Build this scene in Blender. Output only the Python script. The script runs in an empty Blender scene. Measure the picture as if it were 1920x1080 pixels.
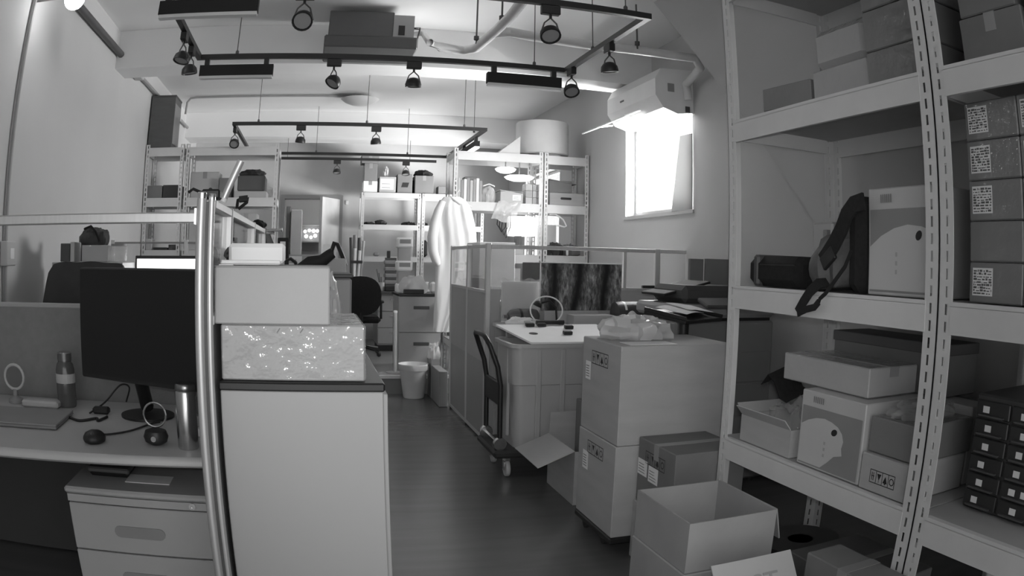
import bpy, math, random
from mathutils import Vector, Matrix
sc = bpy.context.scene
col = sc.collection
random.seed(7)
# ------------------------------------------------------------------ camera
CAM_H = 1.385
YAW, PITCH, ROLL = -0.262436, -0.0357276, -0.0206905
FPX, C3 = 1447.35, 0.0553122          # wide lens: angle = r/FPX + C3*(r/1000)^3, r in pixels of the 1920x1080 frame
RC = Matrix.Rotation(YAW, 3, 'Z') @ Matrix.Rotation(PITCH, 3, 'X') @ Matrix.Rotation(ROLL, 3, 'Y')
cd = bpy.data.cameras.new('camera'); cam = bpy.data.objects.new('camera', cd); col.objects.link(cam)
cd.type = 'PANO'; cd.panorama_type = 'FISHEYE_LENS_POLYNOMIAL'
cd.sensor_fit = 'HORIZONTAL'; cd.sensor_width = 36.0; cd.fisheye_fov = math.radians(170)
S = 1920 / 36.0
cd.fisheye_polynomial_k0 = 0.0; cd.fisheye_polynomial_k1 = -S / FPX; cd.fisheye_polynomial_k2 = 0.0
cd.fisheye_polynomial_k3 = -C3 * (S / 1000) ** 3; cd.fisheye_polynomial_k4 = 0.0
cd.clip_start = 0.02; cd.clip_end = 200
cx_, cy_, cz_ = RC.col[0], RC.col[2], -RC.col[1]
cam.matrix_world = Matrix(((cx_[0], cy_[0], cz_[0], 0), (cx_[1], cy_[1], cz_[1], 0), (cx_[2], cy_[2], cz_[2], CAM_H), (0, 0, 0, 1)))
sc.camera = cam
# ------------------------------------------------------------------ view, world, lights
sc.view_settings.view_transform = 'Standard'; sc.view_settings.look = 'None'
sc.view_settings.gamma = 1.0; sc.view_settings.exposure = 0.0; sc.view_settings.use_curve_mapping = False
sc.cycles.use_denoising = True
w = bpy.data.worlds.new('daylight'); sc.world = w; w.use_nodes = True
w.node_tree.nodes['Background'].inputs[0].default_value = (1, 1, 1, 1)
w.node_tree.nodes['Background'].inputs[1].default_value = 1.42
def area(name, loc, rot, sx, sy, power):
    l = bpy.data.lights.new(name, 'AREA'); l.shape = 'RECTANGLE'; l.size = sx; l.size_y = sy; l.energy = power
    o = bpy.data.objects.new(name, l); col.objects.link(o); o.location = loc; o.rotation_euler = rot; return o
# daylight pouring in through the window opening of the right wall (just outside the glass)
area('window_daylight', (3.16, 6.12, 2.26), (0, math.radians(90), 0), 0.85, 1.36, 135)
# sunlight thrown up from the bright pavement outside, entering through the same window onto the ceiling
pb = area('pavement_bounce', (9.5, 5.0, -0.6), (0, 0, 0), 9.0, 3.0, 5400)
pb.rotation_euler = (Vector((2.95, 6.1, 2.26)) - pb.location).to_track_quat('-Z', 'Y').to_euler()
# fill for the dark back of the room, through an added second window
area('added_window_fill', (3.16, 9.6, 1.9), (0, math.radians(90), 0), 1.3, 1.5, 34)
# a hard glint of sun off a polished surface outside, thrown up through the window onto the ceiling
gl = bpy.data.lights.new('sun_glint', 'SPOT'); gl.energy = 1500; gl.spot_size = math.radians(16); gl.spot_blend = 0.1; gl.shadow_soft_size = 0.05
go = bpy.data.objects.new('sun_glint', gl); col.objects.link(go); go.location = (9.5, 3.6, -1.6)
go.rotation_euler = (Vector((2.95, 6.12, 2.26)) - go.location).to_track_quat('-Z', 'Y').to_euler()
# the camera's own infrared lamp
sp = bpy.data.lights.new('camera_lamp', 'SPOT'); sp.energy = 80; sp.spot_size = math.radians(74); sp.spot_blend = 1.0; sp.shadow_soft_size = 0.02
so = bpy.data.objects.new('camera_lamp', sp); col.objects.link(so); so.location = (0.0, -0.03, CAM_H + 0.04)
so.matrix_world = Matrix.Translation((0.0, -0.02, CAM_H + 0.05)) @ cam.matrix_world.to_3x3().to_4x4()
# ------------------------------------------------------------------ measuring helpers
def ray(px, py):
    x, y = px - 960, 540 - py; r = math.hypot(x, y) + 1e-9
    th = r / FPX + C3 * (r / 1000) ** 3; s = math.sin(th) / r
    return RC @ Vector((x * s, math.cos(th), y * s))
def aty(px, py, Y): d = ray(px, py); d = d * (Y / d.y); return Vector((d.x, d.y, d.z + CAM_H))
def atx(px, py, X): d = ray(px, py); d = d * (X / d.x); return Vector((d.x, d.y, d.z + CAM_H))
def atz(px, py, Z): d = ray(px, py); d = d * ((Z - CAM_H) / d.z); return Vector((d.x, d.y, d.z + CAM_H))
# ------------------------------------------------------------------ materials
MATS = {}
def mat(name, g, rough=0.6, metal=0.0, var=0.06, scale=6.0, bump=0.0, bscale=60.0, coat=0.0, coatbump=0.0, emit=0.0, aniso=None, spec=0.5):
    if name in MATS: return MATS[name]
    m = bpy.data.materials.new(name); m.use_nodes = True; nt = m.node_tree; b = nt.nodes['Principled BSDF']
    b.inputs['Roughness'].default_value = rough; b.inputs['Metallic'].default_value = metal
    b.inputs['Specular IOR Level'].default_value = spec
    tc = nt.nodes.new('ShaderNodeTexCoord')
    if var > 0:
        mp = nt.nodes.new('ShaderNodeMapping'); nt.links.new(tc.outputs['Object'], mp.inputs[0])
        if aniso: mp.inputs['Scale'].default_value = aniso
        n = nt.nodes.new('ShaderNodeTexNoise'); n.inputs['Scale'].default_value = scale; n.inputs['Detail'].default_value = 4
        nt.links.new(mp.outputs[0], n.inputs['Vector'])
        r = nt.nodes.new('ShaderNodeMapRange'); r.inputs[1].default_value = 0.25; r.inputs[2].default_value = 0.75
        r.inputs[3].default_value = g * (1 - var); r.inputs[4].default_value = g * (1 + var)
        nt.links.new(n.outputs['Fac'], r.inputs[0])
        cc = nt.nodes.new('ShaderNodeCombineColor')
        for i in range(3): nt.links.new(r.outputs[0], cc.inputs[i])
        nt.links.new(cc.outputs[0], b.inputs['Base Color'])
    else:
        b.inputs['Base Color'].default_value = (g, g, g, 1)
    def bumpnode(sc_, st):
        n2 = nt.nodes.new('ShaderNodeTexNoise'); n2.inputs['Scale'].default_value = sc_; n2.inputs['Detail'].default_value = 3
        nt.links.new(tc.outputs['Object'], n2.inputs['Vector'])
        bp = nt.nodes.new('ShaderNodeBump'); bp.inputs['Strength'].default_value = st; bp.inputs['Distance'].default_value = 0.01
        nt.links.new(n2.outputs['Fac'], bp.inputs['Height']); return bp
    if bump > 0: nt.links.new(bumpnode(bscale, bump).outputs[0], b.inputs['Normal'])
    if coat > 0:
        b.inputs['Coat Weight'].default_value = coat; b.inputs['Coat Roughness'].default_value = 0.06
        if coatbump > 0: nt.links.new(bumpnode(22, coatbump).outputs[0], b.inputs['Coat Normal'])
    if emit > 0:
        b.inputs['Emission Color'].default_value = (1, 1, 1, 1); b.inputs['Emission Strength'].default_value = emit
    MATS[name] = m; return m
def glassmat(name, tint, refl, rough=0.03, bump=0.0, bscale=14, milky=0.0, mg=0.8):
    m = bpy.data.materials.new(name); m.use_nodes = True; nt = m.node_tree
    for n in list(nt.nodes): nt.nodes.remove(n)
    o = nt.nodes.new('ShaderNodeOutputMaterial'); t = nt.nodes.new('ShaderNodeBsdfTransparent'); t.inputs[0].default_value = (tint,) * 3 + (1,)
    g = nt.nodes.new('ShaderNodeBsdfGlossy'); g.inputs['Roughness'].default_value = rough
    lw_ = nt.nodes.new('ShaderNodeLayerWeight'); pw_ = nt.nodes.new('ShaderNodeMath'); pw_.operation = 'POWER'; pw_.inputs[1].default_value = 4
    nt.links.new(lw_.outputs['Facing'], pw_.inputs[0]); f = nt.nodes.new('ShaderNodeMath'); f.operation = 'MULTIPLY_ADD'
    f.inputs[1].default_value = 0.6; f.inputs[2].default_value = ((refl - 1) / (refl + 1)) ** 2; nt.links.new(pw_.outputs[0], f.inputs[0])
    x = nt.nodes.new('ShaderNodeMixShader'); nt.links.new(f.outputs[0], x.inputs[0]); nt.links.new(t.outputs[0], x.inputs[1]); nt.links.new(g.outputs[0], x.inputs[2])
    last = x
    if milky > 0:
        d = nt.nodes.new('ShaderNodeBsdfDiffuse'); d.inputs[0].default_value = (mg,) * 3 + (1,)
        tl = nt.nodes.new('ShaderNodeBsdfTranslucent'); tl.inputs[0].default_value = (mg,) * 3 + (1,)
        ad = nt.nodes.new('ShaderNodeMixShader'); ad.inputs[0].default_value = 0.4
        nt.links.new(d.outputs[0], ad.inputs[1]); nt.links.new(tl.outputs[0], ad.inputs[2])
        y = nt.nodes.new('ShaderNodeMixShader'); y.inputs[0].default_value = milky
        nt.links.new(x.outputs[0], y.inputs[1]); nt.links.new(ad.outputs[0], y.inputs[2]); last = y
    if bump > 0:
        tc = nt.nodes.new('ShaderNodeTexCoord'); n2 = nt.nodes.new('ShaderNodeTexNoise'); n2.inputs['Scale'].default_value = bscale
        nt.links.new(tc.outputs['Object'], n2.inputs['Vector']); bp = nt.nodes.new('ShaderNodeBump'); bp.inputs['Strength'].default_value = bump
        bp.inputs['Distance'].default_value = 0.02; nt.links.new(n2.outputs['Fac'], bp.inputs['Height'])
        nt.links.new(bp.outputs[0], g.inputs['Normal'])
    nt.links.new(last.outputs[0], o.inputs[0]); MATS[name] = m; return m
WALL = mat('wall_paint', 0.54, 0.8, var=0.03, scale=1.5, bump=0.05, bscale=120)
CEIL = mat('ceiling_paint', 0.82, 0.85, var=0.04, scale=1.2, bump=0.06, bscale=90)
STAIR = mat('stair_side_paint', 0.5, 0.8, var=0.03, scale=1.5)
FLOOR = mat('floor_vinyl', 0.12, 0.26, var=0.1, scale=2.0, aniso=(0.6, 6, 1), bump=0.03, bscale=40)
TREAD = mat('platform_vinyl', 0.3, 0.22, var=0.1, scale=3)
STEEL_W = mat('white_enamel_steel', 0.66, 0.35, var=0.04, scale=8)
BOARD = mat('shelf_board', 0.42, 0.6, var=0.06, scale=5)
ALU = mat('aluminium', 0.62, 0.42, 0.6, var=0.05, scale=10, aniso=(8, 8, 1))
CHROME = mat('chrome', 0.85, 0.1, 1.0, var=0.02)
STEEL = mat('brushed_steel', 0.6, 0.25, 1.0, var=0.12, scale=30, aniso=(8, 8, 0.6))
BLACK = mat('black_plastic', 0.018, 0.45, var=0.1)
MBLACK = mat('matt_black', 0.012, 0.75, var=0.1)
BFAB = mat('black_fabric', 0.012, 0.95, var=0.3, scale=60, bump=0.2, bscale=200)
DGREY = mat('dark_grey_plastic', 0.08, 0.5, var=0.08)
GFAB = mat('grey_panel_fabric', 0.24, 0.9, var=0.06, scale=30, bump=0.1, bscale=250)
GREY = mat('grey_plastic', 0.3, 0.5, var=0.05)
LGREY = mat('light_grey_plastic', 0.5, 0.45, var=0.05)
WHITE = mat('white_plastic', 0.82, 0.4, var=0.03)
PAPER = mat('white_paper', 0.85, 0.8, var=0.03)
CARD = mat('cardboard', 0.42, 0.8, var=0.08, scale=3, bump=0.06, bscale=50, aniso=(1, 1, 5))
CARD2 = mat('worn_cardboard', 0.34, 0.85, var=0.1, scale=4, bump=0.06, bscale=40)
CARDL = mat('pale_cardboard', 0.48, 0.75, var=0.07, scale=3, bump=0.05, bscale=50)
CARDD = mat('brown_cardboard_dark', 0.2, 0.8, var=0.1, scale=4, bump=0.05, bscale=50)
CARDF = mat('film_wrapped_cardboard', 0.42, 0.75, var=0.08, scale=3, coat=1.0, coatbump=0.9)
CARDFD = mat('film_wrapped_dark_cardboard', 0.2, 0.75, var=0.08, scale=3, coat=0.8, coatbump=0.9)
TAPE = mat('packing_tape', 0.3, 0.3, var=0.05, coat=0.3)
INK = mat('black_ink', 0.02, 0.6, var=0)
INKG = mat('grey_ink', 0.2, 0.6, var=0)
DESK = mat('pale_desk_laminate', 0.5, 0.4, var=0.04, scale=3)
CABW = mat('cabinet_paint', 0.43, 0.45, var=0.02, scale=2)
CABG = mat('grey_cabinet_paint', 0.4, 0.45, var=0.03)
COPY = mat('copier_plastic', 0.22, 0.5, var=0.04)
RUB = mat('rubber', 0.03, 0.7, var=0.1)
TOTE = mat('tote_plastic', 0.45, 0.4, var=0.05, scale=3)
SHADE = mat('lit_opal_shade', 0.9, 0.5, var=0, emit=2.2)
GLOBE = mat('lit_globe', 0.9, 0.5, var=0, emit=26.0)
SHADE2 = mat('opal_shade_off', 0.72, 0.4, var=0.02)
STRIP = mat('lit_diffuser', 0.9, 0.5, var=0, emit=5.0)
DIFF = mat('diffuser_off', 0.7, 0.5, var=0)
SCREEN = mat('lit_screen', 0.9, 0.4, var=0, emit=3.0)
GLASS = glassmat('clear_glass', 0.93, 1.45)
FILM = glassmat('clear_film', 0.9, 1.6, 0.08, 0.9, 16, 0.25, 0.8)
BAGP = glassmat('milky_bag_film', 0.9, 1.6, 0.1, 0.9, 14, 0.6, 0.85)
FROST = glassmat('frosted_sash', 0.5, 1.3, 0.3, 0, 10, 0.97, 0.3)
COAT = glassmat('thin_white_cloth', 0.9, 1.1, 0.5, 0.0, 10, 0.97, 0.9)
# ------------------------------------------------------------------ mesh builder
class MB:
    def __init__(self, M=None): self.v = []; self.f = []; self.M = M
    def add(self, vs, fs):
        n = len(self.v)
        for p in vs:
            p = Vector(p); self.v.append(self.M @ p if self.M else p)
        self.f += [[i + n for i in f] for f in fs]; return self
    def box(self, lo, hi, bev=0.0):
        x0, y0, z0 = [min(a, b) for a, b in zip(lo, hi)]; x1, y1, z1 = [max(a, b) for a, b in zip(lo, hi)]
        if bev <= 0:
            return self.add([(x0,y0,z0),(x1,y0,z0),(x1,y1,z0),(x0,y1,z0),(x0,y0,z1),(x1,y0,z1),(x1,y1,z1),(x0,y1,z1)],
                            [(3,2,1,0),(4,5,6,7),(0,1,5,4),(1,2,6,5),(2,3,7,6),(3,0,4,7)])
        b = min(bev, (x1-x0)*.45, (y1-y0)*.45, (z1-z0)*.45)
        vs = []; fs = []
        for sx in (0, 1):
            for sy in (0, 1):
                for sz in (0, 1):
                    c = (x1 if sx else x0, y1 if sy else y0, z1 if sz else z0)
                    d = (-b if sx else b, -b if sy else b, -b if sz else b)
                    vs += [(c[0], c[1]+d[1], c[2]+d[2]), (c[0]+d[0], c[1], c[2]+d[2]), (c[0]+d[0], c[1]+d[1], c[2])]
        I = lambda a, b_, c, k: ((a*2+b_)*2+c)*3+k
        for s in (0, 1):
            fs += [[I(s,0,0,0),I(s,1,0,0),I(s,1,1,0),I(s,0,1,0)], [I(0,s,0,1),I(1,s,0,1),I(1,s,1,1),I(0,s,1,1)], [I(0,0,s,2),I(1,0,s,2),I(1,1,s,2),I(0,1,s,2)]]
            for t in (0, 1):
                fs += [[I(s,t,0,0),I(s,t,1,0),I(s,t,1,1),I(s,t,0,1)], [I(s,0,t,0),I(s,1,t,0),I(s,1,t,2),I(s,0,t,2)], [I(0,s,t,1),I(1,s,t,1),I(1,s,t,2),I(0,s,t,2)]]
                for u in (0, 1): fs += [[I(s,t,u,0), I(s,t,u,1), I(s,t,u,2)]]
        return self.add(vs, fs)
    def tube(self, pts, r, n=8, cap=True):
        pts = [Vector(p) for p in pts]; rs = r if isinstance(r, (list, tuple)) else [r] * len(pts); vs = []; fs = []
        up = Vector((0, 0, 1)); prev = None
        for i, p in enumerate(pts):
            t = (pts[min(i+1, len(pts)-1)] - pts[max(i-1, 0)]).normalized()
            a = prev - t * prev.dot(t) if prev else (up if abs(t.z) < .9 else Vector((1, 0, 0))).cross(t)
            if a.length < 1e-6: a = Vector((1, 0, 0)).cross(t)
            a.normalize(); prev = a; b = t.cross(a)
            for k in range(n):
                q = 2 * math.pi * k / n; vs.append(p + (a * math.cos(q) + b * math.sin(q)) * rs[i])
        for i in range(len(pts) - 1):
            for k in range(n): fs.append([i*n+k, i*n+(k+1) % n, (i+1)*n+(k+1) % n, (i+1)*n+k])
        if cap: fs += [list(range(n))[::-1], [(len(pts)-1)*n+k for k in range(n)]]
        return self.add(vs, fs)
    def lathe(self, prof, c=(0, 0, 0), n=20, axis=None, cap=True):
        A = Matrix.Identity(3)
        if axis is not None: A = Vector((0, 0, 1)).rotation_difference(Vector(axis)).to_matrix()
        c = Vector(c); vs = []; fs = []
        for r, z in prof:
            for k in range(n): q = 2*math.pi*k/n; vs.append(c + A @ Vector((r*math.cos(q), r*math.sin(q), z)))
        for i in range(len(prof)-1):
            for k in range(n): fs.append([i*n+k, i*n+(k+1) % n, (i+1)*n+(k+1) % n, (i+1)*n+k])
        if cap: fs += [list(range(n))[::-1], [(len(prof)-1)*n+k for k in range(n)]]
        return self.add(vs, fs)
    def prism(self, poly, vec):
        vec = Vector(vec); n = len(poly); vs = [Vector(p) for p in poly]; vs += [p + vec for p in vs]
        return self.add(vs, [list(range(n))[::-1], [n+i for i in range(n)]] + [[i, (i+1) % n, n+(i+1) % n, n+i] for i in range(n)])
    def quad(self, a, b, c, d): return self.add([a, b, c, d], [(0, 1, 2, 3)])
    def sheet(self, P, th=0.0):
        """P: rows of points; th: thickness"""
        R, Cn = len(P), len(P[0]); vs = [Vector(p) for row in P for p in row]
        fs = [[i*Cn+j, i*Cn+j+1, (i+1)*Cn+j+1, (i+1)*Cn+j] for i in range(R-1) for j in range(Cn-1)]
        if th:
            nrm = [Vector((0, 0, 0)) for _ in vs]
            for f in fs:
                nn = (vs[f[1]]-vs[f[0]]).cross(vs[f[3]]-vs[f[0]])
                for i in f: nrm[i] += nn
            N = len(vs); vs += [vs[i] - nrm[i].normalized()*th if nrm[i].length > 0 else vs[i] for i in range(N)]
            fs += [[a+N for a in f[::-1]] for f in fs]
            edge = [j for j in range(Cn)] + [i*Cn+Cn-1 for i in range(1, R)] + [(R-1)*Cn+j for j in range(Cn-2, -1, -1)] + [i*Cn for i in range(R-2, 0, -1)]
            for k in range(len(edge)):
                a, b = edge[k], edge[(k+1) % len(edge)]; fs.append([a+N, b+N, b, a])
        return self.add(vs, fs)
def wloc(o):
    p = Vector((0, 0, 0))
    while o is not None: p += o.location; o = o.parent
    return p
def mk(name, mb, m, parent=None, smooth=False, label=None):
    me = bpy.data.meshes.new(name)
    if parent is not None: base = wloc(parent)
    else:
        xs = [p.x for p in mb.v]; ys = [p.y for p in mb.v]; zs = [p.z for p in mb.v]
        base = Vector(((min(xs)+max(xs))/2, (min(ys)+max(ys))/2, min(zs)))
    me.from_pydata([tuple(p - base) for p in mb.v], [], mb.f); me.update()
    if smooth:
        me.polygons.foreach_set('use_smooth', [True]*len(me.polygons))
        try: me.set_sharp_from_angle(angle=math.radians(42))
        except Exception: pass
    me.materials.append(m); o = bpy.data.objects.new(name, me); col.objects.link(o)
    if parent is not None: o.parent = parent
    else: o.location = base
    if label: o['label'] = label
    return o
def fixn(o):
    import bmesh
    bm = bmesh.new(); bm.from_mesh(o.data); bmesh.ops.recalc_face_normals(bm, faces=bm.faces); bm.to_mesh(o.data); bm.free()
def thing(name, label, cat, loc, group=None):
    o = bpy.data.objects.new(name, None); col.objects.link(o); o.location = Vector(loc); o.empty_display_size = 0.05
    o['label'] = label; o['category'] = cat
    if group: o['group'] = group
    return o
def tag(o, label, cat, group=None):
    o['label'] = label; o['category'] = cat
    if group: o['group'] = group
    return o
def struct(o, label=None): 
    o['kind'] = 'structure'
    if label: o['label'] = label
    return o
def T(x, y, z, rz=0.0, rx=0.0, ry=0.0):
    return Matrix.Translation((x, y, z)) @ Matrix.Rotation(rz, 4, 'Z') @ Matrix.Rotation(rx, 4, 'X') @ Matrix.Rotation(ry, 4, 'Y')
def letter(txt, size, M, m, parent):
    cu = bpy.data.curves.new('lettering', 'FONT'); cu.body = txt; cu.size = size; cu.extrude = 0.0006
    tmp = bpy.data.objects.new('lettering_curve', cu); col.objects.link(tmp)
    me = bpy.data.meshes.new_from_object(tmp); bpy.data.objects.remove(tmp); bpy.data.curves.remove(cu)
    me.transform(Matrix.Translation(-wloc(parent)) @ M); me.materials.clear(); me.materials.append(m)
    o = bpy.data.objects.new('lettering', me); col.objects.link(o); o.parent = parent; o['kind'] = 'stuff'; return o
# ================================================================== the room
XL, XR, YB, ZC = -1.9, 2.95, 11.3, 3.35
PY, PZ = 7.72, 0.19                       # raised floor at the far end
YR = -2.2                                 # left open behind the camera so world light fills the near room
struct(mk('floor', MB().box((XL-.1, YR, -.1), (XR+.1, PY+.02, 0)), FLOOR))
o = struct(mk('floor_raised', MB().box((XL-.1, PY+.03, -.1), (XR+.1, YB+.1, PZ)), TREAD), 'raised glossy floor at the far end of the room')
mk('step_nosing', MB().box((XL, PY, PZ-.028), (XR, PY+.05, PZ+.003)), mat('step_edge', .6, .4), o)
mk('riser', MB().box((XL, PY+.012, 0.0), (XR, PY+.035, PZ-.028)), mat('riser_board', .2, .4), o)
struct(mk('ceiling', MB().box((XL-.1, YR, ZC), (XR+.1, YB+.1, ZC+.1)), CEIL))
struct(mk('wall_left', MB().box((XL-.15, YR, 0), (XL, YB+.1, ZC)), WALL))
# right wall with the window opening, plus a far opening added for fill light
WY0, WY1, WZ0, WZ1 = 5.43, 6.82, 1.83, 2.70
m = MB().box((XR, YR, 0), (XR+.18, WY0, ZC)).box((XR, WY1, 0), (XR+.18, 8.85, ZC)).box((XR, 10.35, 0), (XR+.18, YB+.1, ZC)).box((XR, 8.85, 0), (XR+.18, 10.35, 1.25)).box((XR, 8.85, 2.55), (XR+.18, 10.35, ZC)).box((XR, WY0, 0), (XR+.18, WY1, WZ0)).box((XR, WY0, WZ1), (XR+.18, WY1, ZC))
struct(mk('wall_right', m, WALL))
wn = mk('window_1', MB().box((XR+.10, WY0, WZ0), (XR+.14, WY0+.04, WZ1)).box((XR+.10, WY1-.04, WZ0), (XR+.14, WY1, WZ1)).box((XR+.10, WY0+.04, WZ0), (XR+.14, WY1-.04, WZ0+.04)).box((XR+.10, WY0+.04, WZ1-.04), (XR+.14, WY1-.04, WZ1)), ALU)
struct(wn, 'aluminium window frame full of white daylight')
mk('pane', MB().box((XR+.117, WY0+.04, WZ0+.04), (XR+.123, WY1-.04, WZ1-.04)), GLASS, wn)
w2 = struct(mk('added_window', MB().box((XR+.10, 8.85, 1.25), (XR+.14, 8.89, 2.55)).box((XR+.10, 10.31, 1.25), (XR+.14, 10.35, 2.55)).box((XR+.10, 8.89, 1.25), (XR+.14, 10.31, 1.29)).box((XR+.10, 8.89, 2.51), (XR+.14, 10.31, 2.55)), ALU), 'added aluminium window frame beyond the far racks')  # added window, put in to brighten the far end
mk('pane', MB().box((XR+.117, 8.89, 1.29), (XR+.123, 10.31, 2.51)), GLASS, w2)
struct(mk('window_sill', MB().box((XR-.015, WY0-.02, WZ0-.03), (XR+.10, WY1+.02, WZ0)), WALL))
# the side of a stair that rises away beside the right-hand wall
XS = 2.36
pts = [atx(1222, 0, XS), atx(1355, 172, XS), atx(1435, 285, XS), atx(1520, 405, XS)]
a, b = pts[0], pts[3]; k = (a.z - b.z) / (a.y - b.y)
yt = a.y + (ZC - .002 - a.z) / k; y0 = b.y - b.z / k
struct(mk('wall_right_stair', MB().prism([(XS, -.6, 0), (XS, y0, 0), (XS, yt, ZC-.002), (XS, -.6, ZC-.002)], (XR-XS-.004, 0, 0)), STAIR), 'darker side wall of a stair with a slanting edge')
# back wall with doorway
DX0, DX1, DZ = aty(533, 372, YB).x, aty(637, 373, YB).x, 2.25
struct(mk('wall_back', MB().box((XL, YB, 0), (DX0, YB+.14, ZC)).box((DX1, YB, 0), (XR, YB+.14, ZC)).box((DX0, YB, DZ), (DX1, YB+.14, ZC)), mat('back_wall_paint', .6, .8, var=.03)))
fr = mk('door_1', MB().box((DX0-.05, YB-.03, PZ), (DX0+.01, YB+.15, DZ+.05)).box((DX1-.01, YB-.03, PZ), (DX1+.05, YB+.15, DZ+.05)).box((DX0+.01, YB-.03, DZ-.01), (DX1-.01, YB+.15, DZ+.05)), mat('door_frame_paint', .35, .5))
struct(fr, 'grey door frame of the open doorway')
lf = aty(603, 364, YB-.55)
hx, hy = DX1-.015, YB-.035; ang = math.atan2(lf.y-hy, lf.x-hx); L = math.hypot(lf.x-hx, lf.y-hy)
M_ = T(hx, hy, 0, ang)
mk('door_leaf', MB(M_).box((0, -.02, PZ+.01), (L, .02, DZ-.015)), mat('door_paint', .62, .5), fr)
mk('handle', MB(M_).tube([(L-.08, .02, 1.15), (L-.08, .065, 1.15), (L-.2, .065, 1.15)], .011), STEEL, fr)
for hz in (.5, 1.9): mk('hinge', MB(M_).box((-.012, -.028, hz), (.02, -.018, hz+.1)), STEEL, fr)
# the room beyond the doorway
struct(mk('floor_beyond', MB().box((-2.0, YB+.15, -.1), (2.2, 14.3, PZ)), TREAD))
struct(mk('wall_beyond', MB().box((-2.0, 14.2, PZ), (2.2, 14.3, 3.2)).box((-2.0, YB+.15, PZ), (-1.9, 14.2, 3.2)).box((2.1, YB+.15, PZ), (2.2, 14.2, 3.2)), WALL))
struct(mk('ceiling_beyond', MB().box((-2.0, YB+.15, 3.2), (2.2, 14.3, 3.3)), CEIL))
# ceiling beams
for i, (y0_, y1_) in enumerate(((6.2, 6.58), (10.2, 10.75), (2.2, 2.6))):
    struct(mk('beam_%d' % (i+1), MB().box((XL, y0_, 3.0), (XR, y1_, ZC-.002)), CEIL))
# ================================================================== ceiling equipment
RZ = 2.72
def bar(m, a, b, t=.017):
    a, b = Vector(a), Vector(b)
    lo = [min(a[i], b[i]) - t for i in range(3)]; hi = [max(a[i], b[i]) + t for i in range(3)]
    return m.box(lo, hi)
def rail_frame(label, x0, x1, y0, y1, wires):
    r = thing('track_rail', label, 'track rail', (x0, y0, RZ), 'black lighting tracks')
    mk('rail', bar(MB(), (x0, y1, RZ), (x1, y1, RZ)), BLACK, r)
    mk('rail', bar(MB(), (x0, y0, RZ), (x1, y0, RZ)), BLACK, r)
    mk('rail', MB().box((x0-.017, y0+.017, RZ-.017), (x0+.017, y1-.017, RZ+.017)), BLACK, r)
    mk('rail', MB().box((x1-.017, y0+.017, RZ-.017), (x1+.017, y1-.017, RZ+.017)), BLACK, r)
    for wx, wy in wires:
        wz = 3.0 if any(a_ - .01 < wy < b_ + .01 for a_, b_ in ((6.2, 6.58), (10.2, 10.75))) else ZC
        mk('hanging_wire', MB().tube([(wx, wy, RZ+.017), (wx, wy, wz)], .0035, 5).lathe([(.012, 0), (.012, .02), (.004, .03)], (wx, wy, RZ+.017), 8), DGREY, r)
    return r
AX0, AX1, AY0, AY1 = -.87, 1.68, 3.56, 4.93
BX0, BX1, BY0, BY1 = -.88, 1.72, 7.58, 9.82
rail_frame('black rectangular lighting track hanging under the fan coil unit', AX0, AX1, AY0, AY1, [(-.6, AY1), (1.45, AY1), (AX1, 4.4), (1.55, AY0), (-.5, AY0)])
rail_frame('black rectangular lighting track hanging above the far shelves', BX0, BX1, BY0, BY1, [(-.62, BY0), (.5, BY0), (1.5, BY0), (BX1-.05, 7.9), (0, BY1), (1.2, BY1)])
r = thing('track_rail', 'single straight black lighting track close to the back wall', 'track rail', (0, 10.33, RZ), 'black lighting tracks')
mk('rail', bar(MB(), (-.85, 10.33, RZ), (1.65, 10.33, RZ)), BLACK, r)
for wx in (-.4, 1.3): mk('hanging_wire', MB().tube([(wx, 10.33, RZ+.017), (wx, 10.33, 3.0)], .0035, 5), DGREY, r)
def spot(pos, rail_dir, aim, label, s=1.0):
    """track spot: adapter, wire yoke and shallow round head"""
    x, y, z = pos; top = z - .018
    t = thing('track_spotlight', label, 'spotlight', (x, y, top-.2*s), 'track spotlights')
    ax, ay = (.05*s, .019) if rail_dir == 'x' else (.019, .05*s)
    mk('adapter', MB().box((x-ax, y-ay, top-.052*s), (x+ax, y+ay, top), .004), BLACK, t)
    aim = Vector(aim).normalized(); hc = Vector((x, y, top-.165*s))
    side = aim.cross(Vector((0, 0, 1)))
    side = Vector((1, 0, 0)) if side.length < .05 else side.normalized()
    mk('yoke', MB().tube([Vector((x, y, top-.05*s)), Vector((x, y, top-.075*s))], .008*s, 6), BLACK, t)
    for sg in (-1, 1):
        mk('bracket_arm', MB().tube([Vector((x, y, top-.07*s)), Vector((x, y, top-.1*s)) + side*sg*.032*s, hc + side*sg*.052*s], .0045*s, 6), DGREY, t)
    h = mk('lamp_head', MB().lathe([(.012, -.05), (.03, -.045), (.05, -.022), (.054, 0), (.054, .014), (.047, .014), (.045, .006)], (0, 0, 0), 18, cap=False), BLACK, t, True)
    A = Vector((0, 0, 1)).rotation_difference(aim).to_matrix().to_4x4()
    h.data.transform(Matrix.Translation(wloc(t)) @ Matrix.Translation(hc - wloc(t)) @ A @ Matrix.Scale(s, 4) @ Matrix.Translation(wloc(t)))
    h.data.transform(Matrix.Translation(-wloc(t)))
    mk('lens', MB().lathe([(.001, .004*s), (.044*s, .004*s), (.044*s, .008*s), (.001, .009*s)], hc, 16, axis=aim), GREY, h)
    return t
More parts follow.
